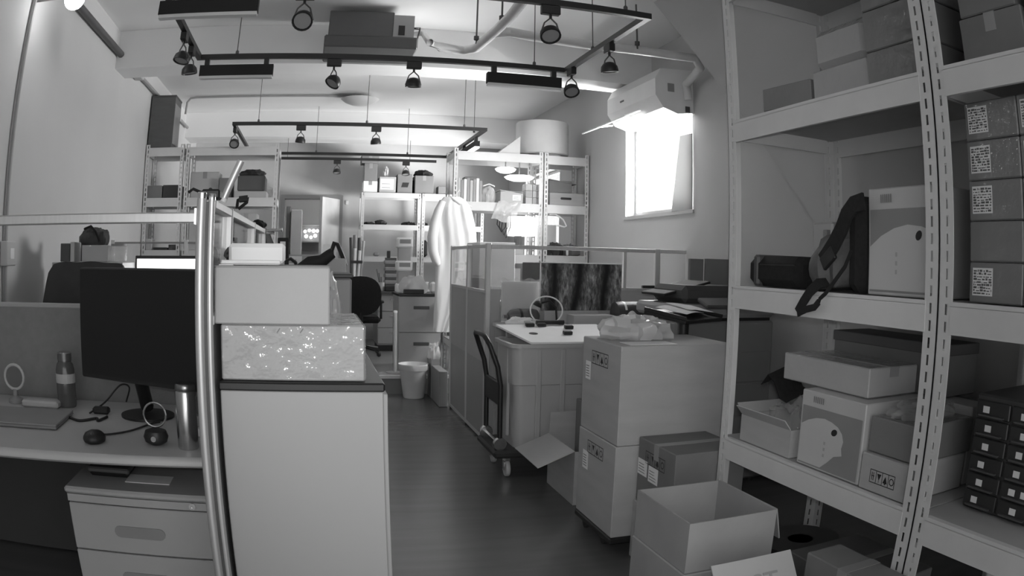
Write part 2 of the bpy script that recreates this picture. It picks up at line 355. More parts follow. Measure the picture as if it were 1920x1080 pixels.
S_ = [((AX0, 4.28, RZ), 'y', (-.2, -.2, -1), 'small black track spotlight, second from the far corner of the front track'),
      ((AX0, 4.6, RZ), 'y', (.1, .1, -1), 'small black track spotlight beside the far corner of the front track, wall side'),
      ((.08, AY1, RZ), 'x', (-.5, -.3, -.8), 'black track spotlight tilted sideways, hanging below the fan coil unit'),
      ((.62, AY1, RZ), 'x', (0, .1, -1), 'black track spotlight aimed straight down beside the tilted one'),
      ((AX1-.01, 4.78, RZ), 'y', (0, -.55, -.8), 'black track spotlight with round face showing, at the track corner by a linear lamp'),
      ((AX1, 4.12, RZ), 'y', (.15, .1, -1), 'black track spotlight hanging from the window side of the front track'),
      ((1.13, AY0, RZ), 'x', (0, -.55, -.8), 'large black track spotlight hanging in front of the white pipe'),
      ((-.12, AY0, RZ+.0), 'x', (-.1, -.75, -.6), 'black track spotlight hanging just before the fan coil unit'),
      ((-.17, BY0, RZ), 'x', (-.1, .2, -1), 'small black track spotlight on the far track, nearer the wall conduit'),
      ((.6, BY0, RZ), 'x', (.1, .2, -1), 'small black track spotlight on the far track, nearer the round ceiling lamp'),
      ((BX0, 7.74, RZ), 'y', (0, -.6, -.6), 'small black track spotlight under the far track corner above the left shelves'),
      ((.3, 10.33, RZ), 'x', (0, -.2, -1), 'small black track spotlight on the straight back track, over the doorway side'),
      ((1.25, 10.33, RZ), 'x', (0, -.2, -1), 'small black track spotlight on the straight back track, over the boxes')]
for q in S_: spot(*q)
def linear_lamp(a, b, label, m=DIFF, hz=.075):
    a, b = Vector(a), Vector(b); d = (b-a).normalized(); t = thing('linear_lamp', label, 'lamp', ((a+b)/2 - Vector((0, 0, .14))), 'black linear track lamps')
    top = RZ-.018; alongx = abs(d.x) > .5
    for f in (.09, .9):
        p = a.lerp(b, f); mk('stem', MB().box((p.x-.017, p.y-.017, top-.045), (p.x+.017, p.y+.017, top)), BLACK, t)
    hw = .028
    lo = (a.x if alongx else a.x-hw, a.y-hw if alongx else a.y, top-.045-hz); hi = (b.x if alongx else b.x+hw, b.y+hw if alongx else b.y, top-.045)
    mk('housing', MB().box(lo, hi), MBLACK, t)
    mk('diffuser', MB().box((lo[0]+.004, lo[1]+.004, lo[2]-.018), (hi[0]-.004, hi[1]-.004, lo[2])), m, t)
pa = lambda px, py: atz(px, py, RZ-.1)
linear_lamp((aty(376, 125, AY1).x, AY1, 0), (aty(513, 125, AY1).x, AY1, 0), 'long black linear lamp below the front track, wall side')
linear_lamp((aty(913, 145, AY1).x, AY1, 0), (aty(1051, 150, AY1).x, AY1, 0), 'long black linear lamp below the front track, window side')
linear_lamp((aty(302, 5, AY0).x, AY0, 0), (aty(486, 5, AY0).x, AY0, 0), 'long black linear lamp below the nearest bar of the front track')
linear_lamp((BX1, 7.95, 0), (BX1, 8.75, 0), 'short black linear lamp with a glowing strip beside the white coverall', STRIP, .06)
# fan coil unit
FY = 5.62
t = thing('fan_coil_unit', 'dark grey ceiling fan coil unit with exposed side box and drain tray', 'air conditioner', (.45, FY, 2.93))
p0, p1 = aty(607, 84, FY), aty(783, 95, FY)
zb = (p0.z+p1.z)/2
mk('drain_tray', MB().box((p0.x, FY, zb), (p1.x, FY+.5, zb+.1), .012), mat('coil_unit_dark', .1, .5), t)
q0, q1 = aty(617, 50, FY+.06), aty(738, 55, FY+.06)
mk('casing', MB().box((q0.x, FY+.05, zb+.10), (q1.x, FY+.5, ZC-.04), .006), mat('coil_unit_case', .12, .5), t)
s0, s1 = aty(737, 60, FY+.04), aty(776, 60, FY+.04)
sb = mk('control_box', MB().box((s0.x, FY+.03, zb+.06), (s1.x, FY+.3, zb+.29)), mat('zinc_box', .35, .4), t)
mk('terminal_plate', MB().box((s0.x+.04, FY+.024, zb+.12), (s0.x+.09, FY+.03, zb+.2)), BLACK, sb)
for i, dx in enumerate((.02, .035)): mk('cable', MB().tube([(s1.x-.01, FY+.06+dx, zb+.2), (s1.x+.05, FY+.06, zb+.22-dx), (s1.x+.03, FY+.08, zb+.08)], .006, 6), DGREY, sb)
for hx_ in (q0.x+.05, q1.x-.05): mk('hanger_rod', MB().tube([(hx_, FY+.3, ZC-.06), (hx_, FY+.3, ZC)], .006, 6), STEEL, t)
# white insulated pipe
PZ_ = 2.98
INS = mat('pipe_insulation', .66, .45, var=.08, scale=9, bump=.25, bscale=25, coat=.4, coatbump=.3)
t = thing('insulated_pipe', 'white wrapped coolant pipe branching below the ceiling to the wall air conditioner', 'pipe', atz(940, 55, PZ_))
e0 = Vector((s1.x+.012, FY+.12, zb+.16))
main = [e0, e0 + Vector((.07, -.04, 0)), atz(806, 80, PZ_), atz(825, 88, PZ_), atz(870, 95, PZ_), atz(893, 90, PZ_), atz(930, 58, PZ_), atz(960, 28, PZ_), atz(1000, -25, PZ_)]
mk('pipe_run', MB().tube(main, [.02, .025, .03]+[.036]*6, 12), INS, t, True)
br = [atz(925, 62, PZ_), atz(955, 60, PZ_), atz(1000, 69, PZ_), atz(1100, 84, PZ_), atz(1200, 95, PZ_), atz(1255, 103, PZ_)]
e1 = br[-1]; br += [Vector((2.76, e1.y-.02, PZ_)), Vector((2.83, e1.y+.02, PZ_-.06)), Vector((2.86, 5.35, 2.85)), Vector((2.88, 5.36, 2.72))]
mk('pipe_branch', MB().tube(br, .036, 12), INS, t, True)
for px, py in ((893, 82), (941, 45), (1195, 92)):
    p = atz(px, py, PZ_); mk('hanger_rod', MB().tube([p, (p.x, p.y, ZC)], .007, 6).lathe([(.02, 0), (.02, .03)], (p.x, p.y, p.z+.03), 8), DGREY, t)
# wall air conditioner
t = thing('wall_air_conditioner', 'white wall air conditioner with open louvre above the bright window', 'air conditioner', (2.8, 5.9, 2.62))
AXF = 2.6; ay1 = atx(1139, 190, AXF).y
prof = [(XR-.002, 2.99), (AXF+.05, 2.97), (AXF, 2.88), (AXF, 2.74), (AXF+.07, 2.64), (AXF+.2, 2.6), (XR-.002, 2.62)]
o = mk('housing', MB().prism([(x, 5.4, z) for x, z in prof], (0, ay1-5.4, 0)), WHITE, t); fixn(o)
lp = [(AXF+.03, 2.665), (AXF-.12, 2.60), (AXF-.125, 2.609), (AXF+.02, 2.675)]
lv = mk('louvre', MB().prism([(x, 5.75, z) for x, z in lp], (0, ay1-5.75+.35, 0)), WHITE, t); fixn(lv)
for yy in (6.0, 6.5): mk('louvre_arm', MB().tube([(AXF+.08, yy, 2.66), (AXF-.04, yy, 2.635)], .008, 6), WHITE, t)
mk('sticker', MB().box((AXF+.11, 5.396, 2.78), (AXF+.17, 5.4, 2.85)), GREY, t)
mk('socket', MB().box((AXF+.27, 5.392, 2.62), (AXF+.31, 5.4, 2.67)), DGREY, t)
mk('badge', MB().box((AXF-.003, 6.05, 2.80), (AXF, 6.13, 2.815)), DGREY, t)
# frosted sash / plastic sheet hanging in the window's near side
c = [atx(1275, 255, XR-.02), atx(1297, 250, XR-.02), atx(1297, 392, XR-.02), atx(1259, 397, XR-.02)]
tag(mk('window_sheet', MB().prism([(XR-.02, q.y, q.z) for q in c], (.006, 0, 0)), FROST), 'translucent grey plastic sheet fixed over the near edge of the window', 'plastic sheet')
# round ceiling lamp with its conduit
p = atz(675, 187, ZC-.06)
t = thing('round_ceiling_lamp', 'pale round saucer lamp on the ceiling at the end of a conduit', 'lamp', (p.x, p.y, ZC-.14))
mk('saucer', MB().lathe([(.001, -.13), (.1, -.125), (.19, -.09), (.235, -.055), (.19, -.04), (.05, -.035)], (p.x, p.y, ZC), 28), SHADE2, t, True)
mk('mount', MB().lathe([(.05, -.04), (.05, 0)], (p.x, p.y, ZC), 14), GREY, t)
lw = XL + .03
cz = ZC - .02
cp = atz(355, 183, cz)
t = thing('ceiling_conduit', 'thin grey conduit running across the far ceiling to the round lamp', 'conduit', (cp.x, cp.y, cz))
mk('conduit_run', MB().tube([(p.x-.1, p.y-.02, cz), (cp.x+.1, cp.y, cz), (cp.x+.02, cp.y, cz-.01), (cp.x-.02, cp.y, cz-.06), (max(cp.x-.03, lw), cp.y, 3.12)], .014, 8), GREY, t, True)
pw = thing('wall_pipe', 'dark pipe running along the top of the long plain wall', 'pipe', (lw, 5, 3.13))
mk('pipe_run', MB().tube([(lw+.01, YR+.2, 3.13), (lw+.01, 6.85, 3.13)], .032, 10), DGREY, pw, True)
mk('pipe_run', MB().tube([(lw+.01, 6.95, 3.13), (lw+.01, 10.15, 3.13)], .02, 8), GREY, pw, True)
mk('joint_box', MB().box((XL+.005, 6.8, 3.07), (XL+.1, 7.0, 3.2), .01), LGREY, pw)
mk('clamp', MB().box((XL+.005, 9.4, 3.09), (XL+.07, 9.45, 3.17)), LGREY, pw)
v0 = atx(33, 187, XL+.02)
vp = thing('vertical_conduit', 'thin vertical conduit with junction box on the long plain wall', 'conduit', (XL+.02, v0.y, 0.3))
mk('conduit_run', MB().tube([(XL+.02, v0.y, .3), (XL+.02, v0.y, 3.1)], .014, 8), GREY, vp, True)
jb = mk('junction_box', MB().box((XL+.002, v0.y-.05, 1.33), (XL+.055, v0.y+.1, 1.47), .006), LGREY, vp)
mk('switch_plate', MB().box((XL+.055, v0.y+.0, 1.37), (XL+.06, v0.y+.06, 1.43)), WHITE, jb)
bl = atx(140, -2, XL+.3)
t = thing('globe_lamp', 'glowing round globe lamp on a bracket high on the plain wall', 'lamp', bl)
mk('globe', MB().lathe([(.07*math.sin(math.pi*i/10)+.0005, -.07*math.cos(math.pi*i/10)) for i in range(11)], bl, 16), GLOBE, t, True)
mk('bracket', MB().tube([(XL+.001, bl.y, bl.z+.02), (bl.x-.06, bl.y, bl.z+.02)], .012, 8), GREY, t)
# ================================================================== builders for repeated kinds
def slot_post(m, M, u0, su, v0, sv, z0, z1, wdt, pitch=.05, th=.0025):
    """L-shaped slotted angle post: flange along u (at v0) and along v (at u0)"""
    for ax in (0, 1):
        def P(a0, a1, za, zb):
            if ax == 0: lo = (u0 + su*a0, v0, za); hi = (u0 + su*a1, v0 + sv*th, zb)
            else: lo = (u0, v0 + sv*a0, za); hi = (u0 + su*th, v0 + sv*a1, zb)
            q = MB(M); q.box(lo, hi); n = len(m.v); m.v += q.v; m.f += [[i+n for i in f] for f in q.f]
        c, s = wdt*.55, .0055
        P(0, c-s, z0, z1); P(c+s, wdt, z0, z1)
        z = z0
        while z < z1:
            P(c-s, c+s, z, min(z+pitch*.38, z1)); z += pitch
def rack(label, M, L, D, levels, z0, z1, wdt=.045, bh=.08, group='boltless steel racks', rear=True, board=BOARD):
    org = M @ Vector((L/2, D/2, z0))
    t = thing('storage_rack', label, 'rack', org, group)
    for u, su in ((0, 1), (L, -1)):
        for v, sv in ((0, 1), (D, -1)):
            m = MB(); slot_post(m, M, u, su, v, sv, z0, z1, wdt); mk('post', m, STEEL_W, t)
    e = .004
    for z in levels:
        b = mk('shelf_board', MB(M).box((e, e+.012, z-.012), (L-e, D-e-.012, z)), board, t)
        mk('beam', MB(M).box((wdt*.9, -.002, z-.01-bh), (L-wdt*.9, .012, z-.01)).box((wdt*.9, -.002, z-.011), (L-wdt*.9, .02, z+.002)), STEEL_W, b)
        mk('beam', MB(M).box((wdt*.9, D-.012, z-.01-bh), (L-wdt*.9, D+.002, z-.01)), STEEL_W, b)
        for u in (.003, L-.013): mk('side_beam', MB(M).box((u, wdt*.9, z-.01-bh*.8), (u+.01, D-wdt*.9, z-.012)), STEEL_W, b)
    return t
def Mx(x0, yf): return Matrix.Translation((x0, yf, 0))                                  # front faces -Y, u = +X, v = +Y
def My(xf, y0): return Matrix(((0, 1, 0, xf), (1, 0, 0, y0), (0, 0, 1, 0), (0, 0, 0, 1)))  # front faces -X, u = +Y, v = +X
def carton(label, lo, hi, m=None, M=None, tape='front', name='cardboard_box', cat='box', group=None, bev=.004, top=True):
    m = m or CARD; lo = Vector(lo); hi = Vector(hi)
    base = Vector(((lo.x+hi.x)/2, (lo.y+hi.y)/2, lo.z)); base = M @ base if M else base
    t = thing(name, label, cat, base, group)
    mk('body', MB(M).box(lo, hi, bev), m, t)
    cx, cy = (lo.x+hi.x)/2, (lo.y+hi.y)/2; w_ = .024; e = .0012
    if tape == 'front':       # seam along x, tape folds over the -X and +X ends
        if top: mk('tape', MB(M).box((lo.x-e, cy-w_, hi.z-.0005), (hi.x+e, cy+w_, hi.z+e)), TAPE, t)
        mk('tape', MB(M).box((lo.x-e, cy-w_, hi.z-.07*min(1, (hi.z-lo.z)/.2)), (lo.x+.0005, cy+w_, hi.z)), TAPE, t)
    elif tape == 'side':
        if top: mk('tape', MB(M).box((cx-w_, lo.y-e, hi.z-.0005), (cx+w_, hi.y+e, hi.z+e)), TAPE, t)
        mk('tape', MB(M).box((cx-w_, lo.y-e, hi.z-.07*min(1, (hi.z-lo.z)/.2)), (cx+w_, lo.y+.0005, hi.z)), TAPE, t)
    return t
def tri(m, c, U, V, s, up=1):
    m.add([c - U*s - V*s*up, c + U*s - V*s*up, c + V*s*up], [(0, 1, 2) if up > 0 else (2, 1, 0)])
def ship_mark(parent, o, U, V, w, h):
    """printed handling marks: a framed strip of four symbols; o = lower-left corner on the face"""
    o = Vector(o); U = Vector(U); V = Vector(V); N = U.cross(V); o = o + N*.0008; m = MB()
    def bar_(u0, v0, u1, v1): m.quad(o+U*u0+V*v0, o+U*u1+V*v0, o+U*u1+V*v1, o+U*u0+V*v1)
    e = h*.06
    bar_(0, 0, w, e); bar_(0, h-e, w, h)
    for i in range(5): bar_(i*(w-e)/4, e, i*(w-e)/4+e, h-e)
    cw = w/4
    for k in (0,):
        for d in (.35, .6): bar_(cw*d-e*.6, h*.2, cw*d+e*.6, h*.8)
        bar_(cw*.25, h*.5, cw*.75, h*.56)
    tri(m, o + U*cw*1.5 + V*h*.55, U, V, h*.24, -1); bar_(cw*1.47, h*.15, cw*1.53, h*.4)
    tri(m, o + U*cw*2.5 + V*h*.5, U, V, h*.26, 1); bar_(cw*2.4, h*.15, cw*2.6, h*.24)
    for q in range(8):
        a0, a1 = 2*math.pi*q/8, 2*math.pi*(q+1)/8; cc = o + U*cw*3.5 + V*h*.5
        P = lambda a, r: cc + U*math.cos(a)*r + V*math.sin(a)*r
        m.quad(P(a0, h*.2), P(a1, h*.2), P(a1, h*.28), P(a0, h*.28))
    return mk('handling_marks', m, INK, parent)
def sticker(parent, o, U, V, w, h, lines=5, barcode=False, seed=0):
    o = Vector(o); U = Vector(U); V = Vector(V); N = U.cross(V)
    s = mk('sticker', MB().quad(o+N*.0008, o+U*w+N*.0008, o+U*w+V*h+N*.0008, o+V*h+N*.0008), PAPER, parent)
    rnd = random.Random(seed); m = MB()
    q = o + N*.0014
    if barcode:
        n = 9
        for i in range(n):
            v0 = h*(.06+.9*i/n); u = w*.05
            while u < w*.93:
                l = w*rnd.uniform(.02, .2); hh = h*.9/n*rnd.choice((.35, .55, .75)); u1 = min(u+l, w*.95)
                m.quad(q+U*u+V*v0, q+U*u1+V*v0, q+U*u1+V*(v0+hh), q+U*u+V*(v0+hh)); u = u1 + w*rnd.uniform(.01, .07)
    else:
        for i in range(lines):
            v0 = h*(.15+.7*i/lines); m.quad(q+U*w*.1+V*v0, q+U*w*rnd.uniform(.5, .9)+V*v0, q+U*w*.7+V*(v0+h*.05), q+U*w*.1+V*(v0+h*.05))
    mk('print', m, INKG if not barcode else mat('label_ink', .12, .7, var=0), s)
    return s
def blob(c, size, seed, amp=.25, nu=26, nv=16, flat=True, freq=2.3):
    rnd = random.Random(seed); ph = [(rnd.uniform(0, 6.3), rnd.uniform(0, 6.3), rnd.uniform(1, freq*2), rnd.uniform(1, freq*2)) for _ in range(9)]
    m = MB(); vs = []; fs = []
    for i in range(nv+1):
        th = math.pi*i/nv
        for j in range(nu):
            q = 2*math.pi*j/nu; d = Vector((math.sin(th)*math.cos(q), math.sin(th)*math.sin(q), math.cos(th)))
            f = 1 + amp*sum(math.sin(a*3*d.x + p1)*math.sin(b*3*d.y + p2 + d.z*2) for p1, p2, a, b in ph)/3
            p = Vector((d.x*size[0], d.y*size[1], d.z*size[2]))*f
            if flat: p.z = max(p.z, -size[2]*.55)
            vs.append(Vector(c)+p + Vector((0, 0, size[2]*.55 if flat else 0)))
    for i in range(nv):
        for j in range(nu): fs.append([i*nu+j, i*nu+(j+1) % nu, (i+1)*nu+(j+1) % nu, (i+1)*nu+j][::-1])
    return m.add(vs, fs)
def open_box(label, lo, hi, m, flaps=(), th=.005, M=None, name='open_cardboard_box', group=None, floor_z=.004):
    lo = Vector(lo); hi = Vector(hi); base = Vector(((lo.x+hi.x)/2, (lo.y+hi.y)/2, lo.z)); base = M @ base if M else base
    t = thing(name, label, 'box', base, group)
    mk('bottom', MB(M).box(lo, (hi.x, hi.y, lo.z+floor_z)), m, t)
    mk('side_panel', MB(M).box((lo.x, lo.y, lo.z+floor_z), (hi.x, lo.y+th, hi.z)), m, t)
    mk('side_panel', MB(M).box((lo.x, hi.y-th, lo.z+floor_z), (hi.x, hi.y, hi.z)), m, t)
    mk('end_panel', MB(M).box((lo.x, lo.y+th, lo.z+floor_z), (lo.x+th, hi.y-th, hi.z)), m, t)
    mk('end_panel', MB(M).box((hi.x-th, lo.y+th, lo.z+floor_z), (hi.x, hi.y-th, hi.z)), m, t)
    for side, ln, ang in flaps:      # angle measured outwards from upright
        c, s = math.cos(ang)*ln, math.sin(ang)*ln; g = .004
        if side == '-y': q = [(lo.x+g, lo.y, hi.z), (hi.x-g, lo.y, hi.z), (hi.x-g, lo.y-s, hi.z+c), (lo.x+g, lo.y-s, hi.z+c)]
        if side == '+y': q = [(hi.x-g, hi.y, hi.z), (lo.x+g, hi.y, hi.z), (lo.x+g, hi.y+s, hi.z+c), (hi.x-g, hi.y+s, hi.z+c)]
        if side == '-x': q = [(lo.x, hi.y-g, hi.z), (lo.x, lo.y+g, hi.z), (lo.x-s, lo.y+g, hi.z+c), (lo.x-s, hi.y-g, hi.z+c)]
        if side == '+x': q = [(hi.x, lo.y+g, hi.z), (hi.x, hi.y-g, hi.z), (hi.x+s, hi.y-g, hi.z+c), (hi.x+s, lo.y+g, hi.z+c)]
        mk('flap', MB(M).sheet([[q[0], q[1]], [q[3], q[2]]], th*.8), m, t)
    return t
def simple(name, label, cat, lo, hi, m, bev=.004, M=None, group=None):
    return tag(mk(name, MB(M).box(lo, hi, bev), m), label, cat, group)
# ================================================================== racks
RX = 1.65
Z1, Z2, Z3, Z4 = .675, 1.305, 1.985, 2.615
rack('large white slotted steel rack holding the backpack and printed boxes', My(RX, 1.47), 1.245, .6, (Z1, Z2, Z3, Z4), 0, 2.75, .06)
rack('large white slotted steel rack holding the drawer cabinet and barcode boxes', My(RX, .222), 1.245, .6, (Z1, Z2, Z3, Z4), 0, 2.75, .06)
RY = 7.8
LEV = (.55, 1.0, 1.445, 1.985, 2.515)
rack('narrow white steel rack against the plain wall under the tall dark carton', Mx(XL+.01, RY), .45, .45, LEV, PZ, 2.55)
rack('white steel rack beside the narrow one, ahead of the doorway', Mx(-1.42, RY), 1.03, .45, LEV, PZ, 2.55)
rack('white steel rack where the white coverall hangs, with lit lamps inside', Mx(1.445, RY), .97, .45, LEV, PZ, 2.55)
rack('narrow white steel rack in the corner by the window wall', Mx(2.425, RY), .51, .45, LEV, PZ, 2.55)
FYF = 10.7
FL = (.5, .95, 1.405, 1.85, 2.30)
rack('pale shelving at the back wall with cartons along its top', Mx(.675, FYF), .855, .4, FL, PZ, 2.30, bh=.06)
rack('pale shelving at the back wall half hidden by the coverall', Mx(1.54, FYF), .9, .4, FL, PZ, 2.30, bh=.06)
# ================================================================== contents of the large racks
# ---- middle shelf
e = .003
t = thing('black_case', 'long black fabric case with a grey band on the rack shelf', 'case', (1.86, 2.42, Z2+e))
mk('body', MB().box((1.73, 2.325, Z2+e), (1.98, 2.695, Z2+.125), .03), BFAB, t, True)
mk('band', MB().box((1.725, 2.6, Z2+e), (1.985, 2.64, Z2+.13), .01), DGREY, t)
mk('zip', MB().box((1.727, 2.34, Z2+.088), (1.731, 2.59, Z2+.093)), BLACK, t)
simple('upright_stick', 'thin grey wooden stick standing behind the black case', 'stick', (2.02, 2.5, Z2+.001), (2.045, 2.525, 1.55), GREY, .002)
simple('upright_stick', 'short grey wooden stick standing behind the black case', 'stick', (2.05, 2.42, Z2+.001), (2.075, 2.445, 1.46), GREY, .002)
t = thing('clear_jar', 'clear plastic jar lying behind the black case', 'jar', (2.04, 2.3, Z2+e))
mk('jar_body', MB().lathe([(.05, 0), (.055, .02), (.055, .12), (.04, .14)], (2.04, 2.29, Z2+e), 16), FILM, t, True)
mk('lid', MB().lathe([(.044, .14), (.044, .165)], (2.04, 2.29, Z2+e), 16), LGREY, t)
t = thing('hand_tool', 'black tool handle leaning up behind the black case', 'tool', (1.99, 2.36, Z2+e))
mk('grip', MB().tube([(2.0, 2.42, Z2+.17), (2.0, 2.39, Z2+.09), (2.0, 2.375, Z2+.012)], [.02, .016, .01], 8), BLACK, t, True)
mk('blade', MB().box((1.997, 2.36, Z2+e), (2.003, 2.385, Z2+.03)), STEEL, t)
# backpack: upright black back panel, grey soft pouch leaning out, straps
t = thing('backpack', 'black and grey backpack slumped on the rack shelf with its strap dangling', 'backpack', (1.85, 2.05, Z2+e))
mk('back_panel', MB().box((1.69, 1.895, Z2+e), (2.05, 1.985, 1.635), .03), BFAB, t, True)
pch = blob((1.83, 2.14, Z2+e), (.13, .165, .135), 5, .12, 28, 18)
for i, p in enumerate(pch.v): pch.v[i] = Vector((p.x, max(p.y, 1.99), p.z + .12*max(0, 2.2-p.y)))
mk('pouch', pch, mat('grey_nylon', .13, .75, var=.15, scale=20, bump=.15, bscale=120), t, True)
def strap(pts, w, th=.004):
    pts = [Vector(p) for p in pts]; rows = []
    for i, p in enumerate(pts):
        d = (pts[min(i+1, len(pts)-1)] - pts[max(i-1, 0)]).normalized()
        s = d.cross(Vector((1, 0, 0))); s = s.normalized()*w/2; rows.append([p - s, p + s])
    return MB().sheet(rows, th)
mk('shoulder_strap', strap([atx(1622, 378, 1.69), atx(1603, 384, 1.68), atx(1590, 402, 1.67), atx(1580, 430, 1.665), atx(1566, 458, 1.66), atx(1552, 480, 1.66), atx(1545, 490, 1.66)], .06, .012), BFAB, t)
mk('buckle', MB(T(1.655, atx(1552, 484, 1.65).y, atx(1552, 484, 1.65).z, 0, math.radians(-35))).box((-.01, -.04, -.025), (.006, .04, .025), .004), BLACK, t)
mk('webbing', strap([atx(1597, 470, 1.665), atx(1585, 500, 1.655), atx(1565, 528, 1.645), atx(1549, 550, 1.635), atx(1538, 560, 1.63), atx(1534, 572, 1.628)], .014), BFAB, t)
mk('dangling_strap', strap([atx(1552, 530, 1.68), atx(1535, 532, 1.64), atx(1520, 546, 1.632), atx(1507, 566, 1.629), atx(1496, 586, 1.627)], .04, .004), BFAB, t)
mk('strap_end', strap([atx(1496, 588, 1.626), atx(1512, 580, 1.625), atx(1528, 576, 1.625), atx(1536, 566, 1.626)], .024, .004), BFAB, t)
simple('clear_box', 'small milky plastic box standing behind the backpack', 'box', (2.1, atx(1560, 430, 2.1).y, Z2+.001), (2.18, atx(1524, 430, 2.1).y, 1.59), mat('milky_plastic', .45, .35, coat=.5), .01)
def printed_box(label, lo, hi, seed, far=False):
    """pale retail carton: grey printed field, pale rounded shape with a dark oval (front faces -X)"""
    t = carton(label, lo, hi, mat('retail_carton', .5, .5, var=.03, coat=.3), tape=None, name='printed_carton')
    x = lo[0]-.001; W = hi[1]-lo[1]; Hh = hi[2]-lo[2]
    P = lambda u, v: Vector((x, hi[1]-u*W, lo[2]+v*Hh))        # u from far to near, v up
    m = MB(); m.quad(P(.03, .03), P(.97, .03), P(.97, .80), P(.03, .80)); mk('printed_field', m, mat('printed_grey', .26, .5, var=.03), t)
    x = lo[0]-.0016
    if far: sh = [(.03, .05), (.97, .05), (.97, .58), (.8, .63), (.6, .65), (.4, .62), (.2, .55), (.03, .45)]
    else: sh = [(.03, .05), (.40, .05), (.50, .14), (.60, .25), (.72, .29), (.70, .38), (.72, .47), (.69, .56), (.62, .63), (.52, .67), (.40, .69), (.27, .67), (.14, .62), (.03, .55)]
    mk('printed_shape', MB().add([P(u, v) for u, v in sh], [list(range(len(sh)))]), mat('printed_pale', .55, .5, var=.02), t)
    x = lo[0]-.0022; c = (.76, .55) if far else (.57, .55); el = []
    for k in range(14): q = 2*math.pi*k/14; el.append(P(c[0]+.045*math.cos(q)+.012*math.sin(q), c[1]+.045*math.sin(q)))
    mk('printed_oval', MB().add(el, [list(range(14))]), INK, t)
    m = MB()
    for i in range(6): m.quad(P(.2+.03*i, .86), P(.215+.03*i, .86), P(.215+.03*i, .94), P(.2+.03*i, .94))
    mk('small_print', m, INKG, t); m = MB()
    for i in range(3): m.quad(P(.42, .2+.08*i), P(.45, .2+.08*i), P(.45, .24+.08*i), P(.42, .24+.08*i))
    mk('side_print', m, mat('pale_ink', .4, .6, var=0), t)
    return t
printed_box('pale printed carton with a rounded shape, standing beside the backpack', (1.72, 1.545, Z2+e), (2.1, 1.885, 1.655), 1, True)
# barcode boxes in the nearer rack: two columns of five
bz0, bz1 = Z2+e, 1.885
for c_ in range(2):
    y1 = 1.395-.225*c_; y0 = y1-.222
    for r_ in range(5):
        z0 = bz0+(bz1-bz0)/5*r_; z1 = z0+(bz1-bz0)/5-.002
        t = carton(('lowest', 'second from bottom', 'middle', 'second from top', 'topmost')[r_] + (' flat carton in the barcode pile by the rack post' if c_ == 0 else ' flat carton in the barcode pile away from the rack post'), (1.72, y0, z0), (2.15, y1, z1), CARDFD, tape=None, name='flat_carton', group='barcode boxes on the rack')
        if not (c_ == 0 and r_ == 1): sticker(t, (1.72, y1-.015, z0+.02), (0, -1, 0), (0, 0, 1), .085, .078, barcode=True, seed=c_*10+r_)
# ---- lower shelf
printed_box('pale printed carton with a dark oval eye on the lowest shelf', (1.675, 1.80, Z1+e), (1.99, 2.175, .955), 2)
open_box('open cardboard tray with crumpled film on the lowest shelf corner', (1.68, 2.235, Z1+e), (1.95, 2.6, Z1+.11), CARD, [('-x', .05, .7), ('+y', .06, .9)], name='cardboard_tray')
tag(mk('crumpled_film', blob((1.81, 2.42, Z1+.012), (.1, .13, .1), 11, .3), FILM, None, True), 'crumpled clear film stuffed in the cardboard tray', 'plastic film')
carton('white carton behind the cardboard tray on the lowest shelf', (2.0, 2.22, Z1+e), (2.22, 2.5, .89), mat('white_carton', .6, .6), tape='front', name='white_carton')
t = carton('cardboard box with printed handling marks beside the printed carton', (1.67, 1.55, Z1+e), (1.98, 1.79, .80), CARD, tape=None)
ship_mark(t, (1.67, 1.735, Z1+.035), (0, -1, 0), (0, 0, 1), .13, .045)
t = carton('film-wrapped dark carton stacked on the box with handling marks', (1.69, 1.545, .803), (2.0, 1.785, .92), CARDFD, tape=None)
tag(mk('film_wrap', blob((1.845, 1.665, .922), (.13, .1, .035), 3, .3), FILM, None, True), 'loose crumpled film on the dark wrapped carton', 'plastic film')
t = carton('wide carton lying behind the printed carton on the lowest shelf', (2.0, 1.56, Z1+e), (2.12, 2.19, .95), CARDL, tape=None)
t = carton('film-wrapped flat carton on top of the printed carton', (1.74, 1.87, .958), (2.0, 2.4, 1.06), CARDF, tape='side')
sx = thing('flat_carton', 'dark flat carton lying behind the wrapped carton, near the shelf above', 'box', (2.1, 2.0, .955))
mk('body', MB().box((2.02, 1.74, .953), (2.23, 2.42, 1.13), .004), CARDD, sx)
mk('lid', MB().box((2.015, 1.735, 1.10), (2.235, 2.425, 1.14), .003), mat('dark_lid', .12, .6), sx)
tag(mk('black_sheet', MB().sheet([[(1.78+.03*i, 2.62-.05*j, .90 - .0*i + .05*math.sin(j*1.3)+.01*i) for j in range(5)] for i in range(5)], .003), BFAB), 'black crumpled sheet lying over the white carton', 'sheet')
